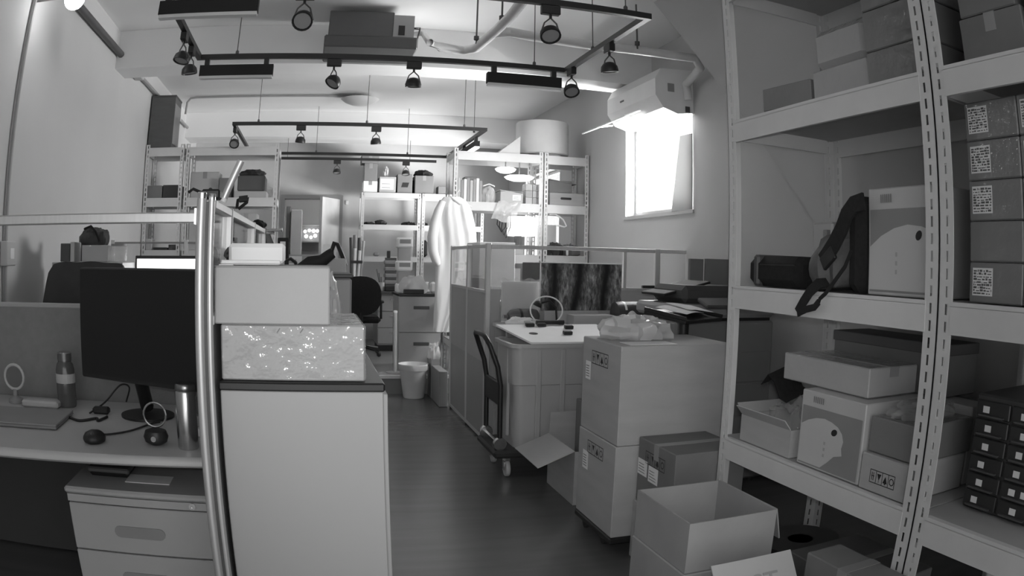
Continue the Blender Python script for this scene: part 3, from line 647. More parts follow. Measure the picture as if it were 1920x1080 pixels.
# drawer cabinet in the nearer rack
t = thing('drawer_cabinet', 'dark parts cabinet with two columns of labelled small drawers', 'cabinet', (2.0, 1.2, Z1+e))
cx0, cy0, cy1, cz0, cz1 = 1.82, .93, 1.41, Z1+e, 1.035
mk('casing', MB().box((cx0+.01, cy0, cz0), (2.12, cy1, cz1), .006), mat('cabinet_dark', .06, .45), t)
rnd = random.Random(3)
for c_ in range(3):
    for r_ in range(6):
        dy1 = cy1-.008-.158*c_; dy0 = dy1-.148; dz0 = cz0+.01+.056*r_; dz1 = dz0+.05
        d = mk('drawer', MB().box((cx0, dy0, dz0), (cx0+.012, dy1, dz1), .003), mat('drawer_smoke', .035, .3), t)
        mk('pull', MB().box((cx0-.012, dy0+.02, dz0+.004), (cx0, dy1-.02, dz0+.009)), mat('drawer_lip', .09, .4), d)
        for q in range(1 if c_ == 0 else rnd.choice((1, 2, 2))):
            yy = dy1-.03-.055*q-rnd.uniform(0, .03)
            mk('paper_label', MB().box((cx0-.0015, yy-.028, dz0+.014), (cx0-.0005, yy, dz0+.034)), PAPER, d)
t = carton('narrow carton with dark lettering beside the parts cabinet', (2.13, 1.42, Z1+e), (2.175, 1.80, .945), CARDD, tape=None)
letter('RA', .07, Matrix(((0, 0, -1, 2.128), (-1, 0, 0, 1.70), (0, 1, 0, .78), (0, 0, 0, 1))), INK, t)
simple('grey_board', 'grey board leaning at the back of the lowest shelf by the parts cabinet', 'board', (2.2, .9, Z1+.001), (2.225, 1.3, 1.1), CARDD, .002)
# ---- upper shelf
t = thing('tilted_carton', 'small dark carton overhanging the upper shelf corner, tilted on a black tray', 'box', (1.8, 2.42, Z3+.04))
mk('body', MB(T(1.85, 2.42, Z3+.035, .12, 0, .0)).box((-.1, -.15, 0), (.15, .15, .095), .003), CARDFD, t)
mk('tray', MB(T(1.85, 2.42, Z3+.003, .12)).box((-.12, -.1, 0), (.16, .1, .03), .006), BLACK, t)
carton('film-wrapped carton at the bottom of the wrapped pair on the upper shelf', (1.76, 1.89, Z3+e), (2.1, 2.23, 2.13), CARDF, tape=None)
carton('rounded film-wrapped carton on top of the wrapped pair', (1.77, 1.9, 2.133), (2.1, 2.23, 2.30), CARDF, tape=None, bev=.03)
for k, (zz, hh) in enumerate(((Z3+e, .14), (2.13, .15), (2.283, .16))):
    carton(('lowest', 'middle', 'topmost')[k] + ' dark wrapped carton in the pile beside the wrapped pair', (1.73, 1.55, zz), (2.1, 1.86, zz+hh), CARDFD, tape=None)
for k, (y0, y1, z0, z1) in enumerate(((1.12, 1.4, Z3+e, 2.16), (1.14, 1.39, 2.163, 2.36), (.7, 1.1, Z3+e, 2.22), (.72, 1.08, 2.223, 2.45))):
    carton(('low dark carton by the rack post on the upper shelf', 'dark carton stacked above the low one by the rack post', 'wide dark carton further along the upper shelf', 'dark carton stacked above the wide one on the upper shelf')[k], (1.76, y0, z0), (2.15, y1, z1), CARDD, tape='front')
# ---- below the lowest shelf
carton('dark carton on the floor beneath the lowest shelf', (1.72, 1.7, .004), (2.1, 2.2, .3), CARDD, tape='front')
carton('large carton standing on the floor under the rack corner', (1.70, .95, .004), (2.1, 1.4, .27), CARDD, tape='front')
t = thing('cable_reel', 'black cable reel lying under the lowest shelf', 'reel', (1.98, 2.48, .004))
mk('spool', MB().lathe([(.06, 0), (.06, .2)], (1.98, 2.46, .02), 20), BLACK, t, True)
for z in (.004, .2): mk('flange', MB().lathe([(.19, 0), (.19, .02)], (1.98, 2.46, z), 24), BLACK, t, True)
mk('cable_winding', MB().lathe([(.07, .03), (.15, .035), (.16, .1), (.15, .165), (.07, .17)], (1.98, 2.46, .02), 24), DGREY, t, True)
# ================================================================== the near desk bay
DZT = .74
t = thing('office_desk', 'pale office desk with a rounded edge holding the large dark monitor', 'desk', (-1.1, 2.8, 0))
fl, fr_ = (XL+.01, 2.262), (-.368, 2.377)
rows = []
prof = [(.0, DZT), (-.012, DZT-.003), (-.02, DZT-.012), (-.02, DZT-.026), (-.012, DZT-.034), (.0, DZT-.037)]
topv = [(x, y+o_, z) for o_, z in prof for x, y in (fl, fr_)]
m = MB(); m.add(topv, [[2*i, 2*i+1, 2*i+3, 2*i+2][::-1] for i in range(5)])
m.add([(fl[0], fl[1], DZT), (fr_[0], fr_[1], DZT), (fr_[0], 3.25, DZT), (fl[0], 3.25, DZT), (fl[0], fl[1], DZT-.037), (fr_[0], fr_[1], DZT-.037), (fr_[0], 3.25, DZT-.037), (fl[0], 3.25, DZT-.037)],
      [(0, 1, 2, 3), (7, 6, 5, 4), (1, 5, 6, 2), (2, 6, 7, 3), (3, 7, 4, 0)])
mk('desk_top', m, DESK, t, True)
mk('edge_cap', MB().box((-.368, 2.362, DZT-.036), (-.352, 3.25, DZT-.002)), BLACK, t)
mk('leg_panel', MB().box((-.375, 2.75, 0), (-.355, 3.2, DZT-.037)), CABG, t)
mk('leg_panel', MB().box((XL+.02, 2.6, 0), (XL+.05, 3.2, DZT-.037)), CABG, t)
mk('modesty_panel', MB().box((XL+.05, 3.18, .01), (-.375, 3.2, DZT-.037)), mat('modesty_shade_dark', .06, .6), t)  # near-black and full height, giving the shade under the desk
# pedestal with drawers
t = thing('drawer_pedestal', 'grey three-drawer pedestal with a lock under the pale desk', 'drawer unit', (-.67, 2.7, 0))
px0, px1, pyf, pzt = -.955, -.39, 2.46, .58
GP = mat('pedestal_paint', .42, .45, var=.03)
mk('body', MB().box((px0, pyf+.02, .03), (px1, 3.0, pzt-.03)), GP, t)
mk('top_plate', MB().box((px0-.008, pyf-.012, pzt-.026), (px1+.008, 3.01, pzt), .008), GP, t)
lock = mk('lock_rail', MB().box((px0, pyf, .522), (px1, pyf+.02, pzt-.03)), GP, t)
mk('lock', MB().lathe([(.013, 0), (.013, .006), (.005, .006), (.005, .003)], (px1-.06, pyf, .537), 14, axis=(0, -1, 0)), STEEL, lock, True)
for i, (z0, z1) in enumerate(((.335, .516), (.15, .329), (.03, .144))):
    d = mk('drawer', MB().box((px0+.002, pyf, z0), (px1-.002, pyf+.02, z1), .003), GP, t)
    zc = (z0+z1)/2-.005; m = MB(); n = 12; ring = []
    hp = [(-.08+.022*math.cos(q), .022*math.sin(q)) for q in [math.pi/2+math.pi*k/6 for k in range(7)]] + [(.08+.022*math.cos(q), .022*math.sin(q)) for q in [-math.pi/2+math.pi*k/6 for k in range(7)]]
    m.prism([(-.67+u, pyf-.004, zc+v) for u, v in hp], (0, .006, 0))
    mk('recessed_handle', m, mat('handle_grey', .28, .5), d)
simple('paper_slip', 'white paper slip lying on the drawer pedestal', 'paper', (-.73, 2.56, pzt+.0005), (-.55, 2.66, pzt+.003), PAPER, 0)
t = thing('dark_pouch', 'dark flat pouch lying on the drawer pedestal under the desk', 'pouch', (-.8, 2.68, pzt))
mk('pouch_body', MB().box((-.9, 2.6, pzt+.001), (-.72, 2.78, pzt+.035), .015), BFAB, t, True)
mk('flap', MB().box((-.9, 2.597, pzt+.016), (-.72, 2.7, pzt+.038), .006), DGREY, t)
# large monitor (yawed)
K = 1.135
ml, mr = Vector((-.844*K, 2.475*K, 0)), Vector((-.345*K, 2.245*K, 0))
du = (mr-ml).normalized(); MW, MH = .655, .42; zb_ = 1.385-(1.385-.977)*K
ang = math.atan2(du.y, du.x); Mm = T(ml.x, ml.y, zb_, ang)
base = Vector((-.71, 2.98, DZT))
t = thing('monitor', 'large dark monitor standing on the pale desk', 'monitor', base)
mk('bezel', MB(Mm).box((0, .0, 0), (MW, .045, MH), .006), BLACK, t)
mk('screen', MB(Mm).box((.008, -.002, .016), (MW-.008, .0005, MH-.008)), mat('dark_screen', .012, .3, var=0), t)
sc_ = Mm @ Vector((MW*.48, .05, .1))
mk('stand_neck', MB().tube([sc_, Vector((base.x, base.y-.12, zb_+.02)), Vector((base.x, base.y, DZT+.04))], .03, 10), BLACK, t, True)
mk('stand_foot', MB().lathe([(.12, 0), (.12, .01), (.03, .018)], (base.x, base.y, DZT+.001), 24), BLACK, t, True)
# cables on the desk
def cable(label, pts, r=.004):
    P = [Vector(p) for p in pts]; out = []
    for i in range(len(P)-1):
        p0, p1, p2, p3 = P[max(i-1, 0)], P[i], P[i+1], P[min(i+2, len(P)-1)]
        for k in range(6):
            s = k/6; out.append(.5*((2*p1)+(p2-p0)*s+(2*p0-5*p1+4*p2-p3)*s*s+(3*p1-p0-3*p2+p3)*s**3))
    out.append(P[-1])
    return tag(mk('cable', MB().tube(out, r, 7), BLACK, None, True), label, 'cable', None)
zc = DZT+.006
cable('black cable looping up behind the monitor stand', [(-.98, 2.95, zc), (-.93, 3.05, zc+.03), (-.86, 3.08, zc+.1), (-.82, 3.1, zc+.09), (-.85, 3.14, zc+.02)])
cable('black cable curving from the mouse to the monitor foot', [(-.85, 2.62, zc), (-.8, 2.6, zc), (-.72, 2.68, zc), (-.66, 2.82, zc), (-.63, 2.86, zc)])
cable('black cable bundled across the desk behind the mouse', [(-1.05, 2.85, zc), (-.98, 2.8, zc), (-.92, 2.86, zc), (-.9, 2.82, zc), (-.88, 2.9, zc)], .006)
simple('power_plug', 'black power plug among the desk cables', 'plug', (-.97, 2.96, DZT+.001), (-.89, 3.0, DZT+.03), BLACK, .008)
# mouse
mm = MB(); mc = (-.82, 2.5, DZT+.001)
mm = blob(mc, (.045, .055, .028), 2, .03, 24, 14)
t = thing('computer_mouse', 'black computer mouse on the pale desk', 'mouse', mc)
mk('shell', mm, BLACK, t, True); mk('wheel', MB().lathe([(.008, -.003), (.008, .003)], (mc[0]+.0, mc[1]-.03, DZT+.034), 10, axis=(1, 0, 0)), DGREY, t)
# round black gadget with phone ring
t = thing('camera_ball', 'round black webcam with a metal ring stand beside the steel tumbler', 'webcam', (-.575, 2.53, DZT))
mk('ball', MB().lathe([(.02, 0), (.042, .012), (.048, .03), (.04, .05), (.015, .058)], (-.575, 2.52, DZT+.001), 20), BLACK, t, True)
m = MB(); ringp = [(-.575+.043*math.cos(q), 2.525, DZT+.105+.043*math.sin(q)) for q in [2*math.pi*k/20 for k in range(21)]]
mk('ring', m.tube(ringp, .004, 6), STEEL, t, True)
mk('lens', MB().lathe([(.01, 0), (.01, .004)], (-.575, 2.474, DZT+.03), 12, axis=(0, -1, 0)), GREY, t)
# steel tumbler
tc_ = (-.447, 2.49, DZT+.001)
t = thing('steel_tumbler', 'brushed steel tumbler with lid near the end of the pale desk', 'tumbler', tc_)
mk('cup', MB().lathe([(.036, 0), (.0385, .004), (.0385, .196), (.036, .2)], tc_, 28), STEEL, t, True)
mk('lid', MB().lathe([(.036, .2), (.0375, .202), (.0375, .219), (.033, .224), (.01, .224)], tc_, 28), mat('dark_steel', .35, .3, 1.0), t, True)
for k, (y, z0, z1, g) in enumerate(((2.66, 0, .03, WHITE), (2.7, 0, .07, GREY), (2.78, 0, .12, DGREY))):
    simple('small_box', ('thin white box behind the steel tumbler', 'grey box behind the steel tumbler', 'dark box behind the steel tumbler')[k], 'box', (-.52, y, DZT+.001), (-.385, y+.035, DZT+z1), g, .003)
# closed laptop
t = thing('laptop', 'closed grey laptop lying on the pale desk', 'laptop', (-1.3, 2.75, DZT))
Ml = T(-1.24, 2.76, DZT, math.radians(4))
mk('base', MB(Ml).box((-.2, -.15, .002), (.2, .15, .013), .004), mat('laptop_grey', .25, .45), t)
mk('lid', MB(Ml).box((-.2, -.15, .0135), (.2, .15, .021), .003), mat('laptop_lid', .28, .4), t)
mk('hinge', MB(Ml).tube([(-.15, .151, .014), (.15, .151, .014)], .006, 8), DGREY, t)
# bottle
bc = (-1.14, 3.09, DZT+.001)
t = thing('glass_bottle', 'dark glass bottle with a labelled body beside the panel', 'bottle', bc)
mk('bottle_body', MB().lathe([(.045, 0), (.048, .01), (.048, .16), (.042, .185), (.034, .195), (.034, .2)], bc, 24), mat('bottle_smoke', .1, .15, coat=.6), t, True)
mk('cap', MB().lathe([(.036, .2), (.036, .232), (.03, .236)], bc, 24), mat('bottle_cap', .2, .3, .6), t, True)
mk('paper_label', MB().lathe([(.0487, .105), (.0487, .145)], bc, 24, cap=False), LGREY, t)
simple('power_adapter', 'white power adapter lying behind the laptop', 'adapter', (-1.36, 3.0, DZT+.001), (-1.16, 3.07, DZT+.032), LGREY, .008)
t = thing('glass_ornament', 'round clear ornament on a small foot behind the laptop', 'ornament', (-1.45, 3.08, DZT))
mk('foot', MB().lathe([(.04, 0), (.04, .015), (.012, .03), (.012, .06)], (-1.43, 3.09, DZT+.001), 16), GREY, t, True)
mk('ring', MB().tube([(-1.43+.055*math.cos(q), 3.09, DZT+.115+.055*math.sin(q)) for q in [2*math.pi*k/20 for k in range(21)]], .007, 7), LGREY, t, True)
mk('disc', MB().lathe([(.05, 0), (.05, .004)], (-1.43, 3.09, DZT+.115), 20, axis=(0, 1, 0)), GLASS, t)
# grey desk panel behind
t = thing('desk_divider', 'low grey fabric desk panel standing behind the laptop', 'partition', (-1.1, 3.285, 0))
mk('fabric_panel', MB().box((XL+.005, 3.27, .02), (-.375, 3.30, 1.15)), GFAB, t)
mk('top_trim', MB().box((XL+.005, 3.266, 1.15), (-.375, 3.304, 1.172), .004), CABG, t)
# ================================================================== aluminium partition beside the desk
t = thing('glass_partition', 'aluminium and glass partition with twin front posts beside the pale desk', 'partition', (-.315, 3.2, 0))
ZT = 1.55
mk('post', MB().tube([(-.333, 2.15, 0), (-.333, 2.15, ZT)], .0145, 14), ALU, t, True)
mk('post', MB().tube([(-.303, 2.158, 0), (-.303, 2.158, ZT-.004)], .0105, 14), ALU, t, True)
mk('post_cap', MB().lathe([(.0155, ZT-.002), (.0155, ZT+.014), (.012, ZT+.017)], (-.333, 2.15, 0), 14), CHROME, t, True)
mk('post_cap', MB().lathe([(.0115, ZT-.006), (.0115, ZT+.010), (.009, ZT+.013)], (-.303, 2.158, 0), 14), CHROME, t, True)
mk('post_core', MB().box((-.326, 2.15, 0), (-.306, 2.172, ZT-.01)), DGREY, t)
ys = [2.175, 2.66, 3.74, 4.55]
for i, (ya, yb) in enumerate(zip(ys[:-1], ys[1:])):
    mk('top_rail', MB().box((-.335, ya, ZT-.03), (-.292, yb-.03, ZT-.002), .004), ALU, t)
    mk('fabric_panel', MB().box((-.328, ya, .06), (-.299, yb-.03, 1.19)), GFAB, t)
    mk('mid_rail', MB().box((-.334, ya, 1.19), (-.293, yb-.03, 1.215)), ALU, t)
    mk('pane', MB().box((-.3165, ya, 1.215), (-.3105, yb-.03, ZT-.03)), GLASS, t)
    mk('post', MB().box((-.337, yb-.03, 0), (-.290, yb+.0, ZT+.002), .004), ALU, t)
mk('cross_rail', MB().box((XL+.003, 2.138, 1.478), (-.348, 2.165, 1.509), .004), ALU, t)
mk('rail_bracket', MB().box((-.352, 2.132, 1.475), (-.345, 2.168, 1.52)), CHROME, t)
# clamp lamp on the post
t = thing('clamp_lamp', 'slim clamp lamp with a raised silver bar on the partition post', 'lamp', (-.3, 2.25, ZT))
mk('clamp', MB().box((-.345, 2.20, ZT), (-.285, 2.26, ZT+.03), .006), BLACK, t)
a, b = aty(420, 371, 2.3), aty(452, 302, 2.3)
mk('arm', MB().tube([(-.32, 2.23, ZT+.03), a + Vector((-.03, 0, .005)), a], .007, 7), BLACK, t, True)
mk('light_bar', MB().tube([a, b], .012, 10), ALU, t, True)
mk('bar_cap', MB().tube([a, a + (a-b).normalized()*.012], .013, 10), WHITE, t, True)
mk('lead', MB().tube([(-.345, 2.21, ZT+.02), (-.37, 2.2, ZT+.03), (-.385, 2.2, ZT+.02)], .005, 6), BLACK, t, True)
# black hook on the second post
t = thing('strap_handle', 'black strap handle hooked over the partition rail', 'strap', (-.3, 2.7, ZT))
P = [aty(444, 391, 2.68), aty(446, 375, 2.68), aty(455, 371, 2.68), aty(465, 372, 2.68), aty(463, 379, 2.68), aty(447, 392, 2.68)]
mk('loop', MB().tube(P, .006, 7), BFAB, t, True)
mk('grip', MB().tube([P[1]+Vector((.005, 0, .002)), P[3]], .012, 8), BLACK, t, True)
# jacket over the partition end, with coat rods
t = thing('jacket', 'dark grey jacket hanging at the end of the glass partition', 'jacket', (-.25, 4.63, 1.2))
JY = 4.63
for nm, sg in (('front_panel', -1), ('back_panel', 1)):
    rows = []
    for i, (y, xa, xb) in enumerate(((421, 477, 491), (428, 471, 499), (440, 465, 507), (455, 459, 513), (472, 454, 519), (500, 449, 523), (530, 446, 525))):
        row = []
        for j in range(15):
            u = j/14; p = aty(xa+(xb-xa)*u, y, JY)
            row.append((p.x, JY + sg*(.035*math.sin(math.pi*u)**.5*min(1, .3+i*.3)) + .012*math.sin(u*21+i*.3)*min(1, i/3)*(sg < 0), p.z))
        rows.append(row if sg < 0 else row[::-1])
    mk(nm, MB().sheet(rows), mat('grey_cloth', .09, .9, var=.2, scale=14, bump=.1), t, True)
pc = aty(484, 421, JY)
mk('collar', blob((pc.x, JY, pc.z-.02), (.045, .04, .03), 8, .2), BFAB, t, True)
t = thing('coat_rod', 'pair of short chrome coat rods at the partition end', 'rod', (-.2, 4.56, 1.5))
for py, l in ((431, 530), (436, 515)):
    q = aty(l, py, 4.57); mk('rod', MB().tube([(-.29, 4.54, q.z-.005), (q.x-.01, 4.57, q.z), (q.x, 4.57, q.z)], [.008, .01, .014], 8), CHROME, t, True)
# ================================================================== things beyond the desk panel, against the plain wall
t = thing('draped_chair', 'high-backed office chair draped in a dark grey cloth', 'chair', (-1.2, 3.72, 0))
rows = []
for i in range(9):
    v = i/8; hw = .215+.05*v**.6; zz = 1.352-.34*v
    rows.append([(-1.18+hw*(2*j/16-1)*(1 if i else .93), 3.64-.02*math.sin(j*.9)*v-.03*v, zz-.012*abs(2*j/16-1)**4) for j in range(17)])
mk('cloth', MB().sheet(rows, .05), mat('chair_cloth', .055, .95, var=.15, scale=12, bump=.1), t, True)
mk('seat', MB().box((-1.42, 3.62, .44), (-.94, 4.05, .52), .03), BFAB, t, True)
mk('back_support', MB().box((-1.21, 3.75, .45), (-1.15, 3.78, 1.2)), BLACK, t)
mk('gas_column', MB().tube([(-1.18, 3.84, .1), (-1.18, 3.84, .44)], .03, 10), BLACK, t)
for k in range(5):
    q = 2*math.pi*k/5+.3; ex, ey = -1.18+.28*math.cos(q), 3.84+.24*math.sin(q)
    l = mk('base_arm', MB().tube([(-1.18, 3.84, .12), (ex, ey, .075)], [.025, .016], 8), BLACK, t)
    mk('caster', MB().lathe([(.026, -.012), (.03, 0), (.026, .012)], (ex, ey, .031), 12, axis=(1, 0, 0)), RUB, l)
simple('low_cabinet', 'grey cabinet standing along the plain wall behind the draped chair', 'cabinet', (-1.69, 4.36, .001), (-1.18, 4.8, 1.348), CABG, .004)
t = carton('small shiny carton on the grey cabinet by the wall', (-1.5, 4.45, 1.35), (-1.31, 4.62, 1.45), CARDF, tape=None)
simple('book_block', 'pale upright book beside the shiny carton on the grey cabinet', 'book', (-1.585, 4.45, 1.35), (-1.555, 4.6, 1.47), LGREY, .002)
simple('dark_binder', 'dark binder at the end of the grey cabinet', 'binder', (-1.66, 4.45, 1.35), (-1.59, 4.7, 1.462), DGREY, .003)
t = thing('shoulder_bag', 'dark rounded bag sitting on the shiny carton', 'bag', (-1.43, 4.53, 1.452))
mk('bag_body', blob((-1.43, 4.53, 1.448), (.105, .08, .07), 21, .12), mat('bag_dark', .06, .85, var=.2, scale=15), t, True)
mk('handle', MB().tube([(-1.5, 4.5, 1.55), (-1.44, 4.46, 1.565), (-1.4, 4.45, 1.53), (-1.37, 4.45, 1.47)], .008, 7), BFAB, t, True)
t = thing('clear_tub', 'clear plastic tub next to the shiny carton', 'tub', (-1.24, 4.53, 1.35))
mk('tub_body', MB().lathe([(.045, 0), (.05, .01), (.055, .09), (.05, .095)], (-1.245, 4.52, 1.351), 18), FILM, t, True)
mk('lid', MB().lathe([(.057, .095), (.057, .107)], (-1.245, 4.52, 1.351), 18), GREY, t, True)
simple('dark_bottle', 'slim dark bottle standing behind the binder', 'bottle', (-1.62, 4.72, 1.35), (-1.56, 4.78, 1.53), DGREY, .02)
# thin rail and lit monitor beyond
t = thing('work_desk', 'plain desk behind the panel carrying the glowing monitor', 'desk', (-.9, 4.8, 0))
mk('desk_top', MB().box((-1.16, 4.5, .72), (-.36, 5.4, .745), .004), DESK, t)
for x in (-1.13, -.4):
    for y in (4.54, 5.35): mk('leg', MB().box((x-.02, y-.02, 0), (x+.02, y+.02, .72)), CABG, t)
t = thing('lit_monitor', 'monitor with a glowing white screen seen above the dark monitor', 'monitor', (-.9, 4.75, .746))
p0, p1 = aty(256, 481, 4.7), aty(378, 480, 4.7)
mk('bezel', MB().box((p0.x-.008, 4.7, p0.z-.33), (p1.x+.08, 4.74, p0.z+.006), .004), BLACK, t)
mk('screen', MB().box((p0.x+.006, 4.696, p0.z-.315), (p1.x+.066, 4.7, p0.z-.014)), SCREEN, t)
mk('stand_neck', MB().box((-.93, 4.74, .77), (-.87, 4.77, 1.2)), BLACK, t)
mk('stand_foot', MB().box((-1.02, 4.66, .7465), (-.78, 4.86, .77), .008), BLACK, t)
t = thing('slim_rail', 'thin grey rail running across in front of the racks', 'rail', (-1.0, 5.6, 0))
q = aty(250, 455, 5.6)
mk('bar', MB().box((-1.6, 5.59, q.z-.008), (-.36, 5.61, q.z+.006)), GREY, t)
mk('panel', MB().box((-1.6, 5.585, .02), (-.36, 5.615, 1.15)), GFAB, t)
mk('pane', MB().box((-1.6, 5.597, 1.15), (-.36, 5.603, q.z-.008)), GLASS, t)
for x in (-1.6, -.98, -.36): mk('upright', MB().box((x-.015, 5.582, 0), (x+.015, 5.618, q.z+.02)), ALU, t)
# ================================================================== cabinet run with the big cartons
def side_cab(label, y0, y1):
    t = thing('storage_cabinet', label, 'cabinet', (-.04, (y0+y1)/2, 0))
    mk('body', MB().box((-.283, y0, .02), (.212, y1, .995), .003), CABW, t)
    mk('plinth', MB().box((-.27, y0+.01, 0), (.2, y1-.01, .02)), BLACK, t)
    mk('worktop', MB().box((-.288, y0-.008, .9955), (.216, y1, 1.022), .005), mat('black_laminate', .02, .35), t)
    n = max(1, round((y1-y0)/.45))
    for k in range(n):
        a, b = y0+.02+(y1-y0-.04)/n*k, y0+.02+(y1-y0-.04)/n*(k+1)-.006
        d = mk('door', MB().box((.2125, a, .05), (.2265, b, .985), .002), CABW, t); mk('handle', MB().box((.2265, b-.06, .6), (.238, b-.045, .72)), STEEL, d)
    return t
side_cab('white cabinet with black top under the big cartons', 2.21, 3.3)
side_cab('white cabinet with black top continuing behind the big cartons', 3.31, 4.9)
t = carton('wide film-wrapped carton on the black cabinet top', (-.278, 2.225, 1.024), (.158, 2.74, 1.188), CARDF, tape=None)
for u in (-.1, -.03): mk('crease', MB(T(u, 2.2235, 1.172, 0, 0, math.radians(35))).box((-.0015, 0, -.008), (.0015, .001, .008)), INKG, t)
mk('film_edge', MB().box((.1585, 2.225, 1.03), (.1605, 2.73, 1.186)), FILM, t)
t = carton('plain pale carton stacked on the film-wrapped carton', (-.294, 2.205, 1.1905), (.053, 2.62, 1.356), CARDL, tape=None)
mk('top_edge', MB().box((-.293, 2.206, 1.3565), (.052, 2.619, 1.3585)), CARD, t)
# white tray
t = thing('white_tray', 'white rounded plastic tray lying on the plain pale carton', 'tray', (-.16, 2.38, 1.36))
TWH = mat('bright_white_plastic', .95, .35, var=0)
tx0, tx1 = aty(416, 490, 2.3).x, aty(533, 490, 2.3).x
mk('tray_floor', MB().box((tx0, 2.26, 1.3605), (tx1-.01, 2.42, 1.372), .005), TWH, t, True)
mk('tray_wall', MB(T((tx0+tx1)/2, 2.40, 1.366, 0, math.radians(14))).box(((tx0-tx1)/2+.012, -.012, 0), ((tx1-tx0)/2, .012, .062), .01), TWH, t, True)
mk('tray_lip', MB().tube([(tx0+.004, 2.262, 1.369), (tx1-.012, 2.262, 1.369)], .006, 8), TWH, t, True)
t = thing('desk_phone', 'dark handset lying beside the white tray', 'phone', (-.27, 2.5, 1.36))
mk('handset', MB().tube([(-.285, 2.47, 1.40), (-.25, 2.5, 1.375), (-.2, 2.52, 1.385), (-.185, 2.53, 1.405)], [.022, .014, .014, .022], 8), DGREY, t, True)
mk('cradle', MB().box((-.29, 2.46, 1.3595), (-.24, 2.56, 1.405), .008), BLACK, t)
simple('paper_strip', 'small white paper strip at the corner of the plain pale carton', 'paper', (-.285, 2.23, 1.3595), (-.24, 2.26, 1.362), PAPER, 0)
# clutter on the cabinet behind
CZ = 1.0235
t = carton('brown carton with a pale label on the cabinet behind the white tray', (-.2, 4.35, CZ), (.05, 4.6, 1.40), CARD, tape=None)
sticker(t, (-.16, 4.35, 1.33), (1, 0, 0), (0, 0, 1), .1, .06, 3)
carton('plain carton beside the brown labelled carton', (.06, 4.4, CZ), (.2, 4.62, 1.38), CARDL, tape=None)
t = thing('black_boots', 'pair of black boots lying on the cabinet top heap', 'boots', (.08, 3.95, 1.2))
for k, dy in enumerate((0, .11)):
    mk('boot', MB().tube([aty(560, 502, 3.9+dy), aty(580, 493, 3.9+dy), aty(603, 490, 3.9+dy), aty(618, 478, 3.9+dy), aty(624, 474, 3.9+dy)], [.02, .035, .035, .03, .028], 10), MBLACK, t, True)
t = thing('storage_crate', 'grey crate under the black boots behind the pale carton', 'crate', (.0, 3.95, CZ))
mk('crate_body', MB().box((-.15, 3.75, CZ), (.2, 4.2, 1.285), .01), GREY, t)
mk('rim', MB().box((-.157, 3.743, 1.285), (.207, 4.207, 1.305), .006), DGREY, t)
t = thing('black_ring_strap', 'black curved strap standing beside the white tray', 'strap', (-.05, 3.9, 1.3))
mk('strap_loop', MB().tube([aty(536, 505, 3.85), aty(536, 489, 3.85), aty(545, 485, 3.85), aty(554, 492, 3.85), aty(557, 506, 3.85)], .009, 8), BLACK, t, True)
t = thing('folder_strip', 'black folder with a white spine standing on the crate', 'folder', (-.1, 4.1, 1.306))
pq = aty(521, 446, 4.15); pr = aty(536, 446, 4.15)
mk('folder_body', MB().box((pq.x, 4.12, 1.306), (pr.x+.02, 4.16, pq.z), .004), MBLACK, t); mk('spine_label', MB().box((pq.x+.015, 4.118, 1.32), (pr.x, 4.12, pq.z-.02)), PAPER, t)
t = thing('handbag_loop', 'black bag with a tall arched handle behind the boots', 'bag', (.12, 4.75, 1.03))
mk('bag_body', MB().box((.08, 4.68, CZ), (.21, 4.82, 1.36), .03), BFAB, t, True)
mk('handle', MB().tube([aty(623, 495, 4.75), aty(622, 470, 4.75), aty(627, 455, 4.75), aty(633, 458, 4.75), aty(642, 480, 4.75), aty(648, 498, 4.75)], .014, 8), BLACK, t, True)
simple('white_document', 'white folded paper standing behind the black boots', 'paper', (.065, 4.5, 1.3815), (.105, 4.504, 1.46), PAPER, 0)
fb = blob((.075, 3.1, CZ+.021), (.045, .08, .165), 31, .22)
tag(mk('wrapped_bundle', fb, BAGP, None, True), 'crumpled clear plastic bundle at the end of the pale carton', 'plastic bag')
tag(mk('foam_pad', MB().box((.02, 3.0, CZ), (.21, 3.2, CZ+.02), .006), LGREY), 'thin foam pad under the plastic bundle', 'pad')
# ================================================================== cubicle partition in the middle of the room
t = thing('cubicle_partition', 'tall grey cubicle partition with glass tops and aluminium frame', 'partition', (1.3, 6.2, 0))
PT = 1.5
GPAN = mat('partition_grey', .4, .55, var=.06, scale=3)
GPAN2 = mat('partition_lower_grey', .28, .4, var=.06, scale=3)
for ya, yb in ((5.56, 6.2), (6.24, 6.93)):
    mk('lower_panel', MB().box((1.29, ya, .05), (1.315, yb, .62)), GPAN2, t)
    mk('upper_panel', MB().box((1.288, ya, .62), (1.317, yb, 1.14)), GPAN, t)
    mk('mid_rail', MB().box((1.286, ya, 1.14), (1.319, yb, 1.16)), ALU, t)
    mk('pane', MB().box((1.300, ya, 1.16), (1.305, yb, PT-.025)), GLASS, t)
    mk('top_rail', MB().box((1.286, ya, PT-.025), (1.319, yb, PT)), ALU, t)
    mk('bottom_rail', MB().box((1.288, ya, .02), (1.317, yb, .05)), ALU, t)
for y in (5.52, 6.2, 6.93):
    mk('post', MB().box((1.282, y, .02), (1.323, y+.04, PT+.01), .005), ALU, t)
    mk('foot', MB().lathe([(.015, 0), (.015, .02)], (1.302, y+.02, 0), 10), BLACK, t)
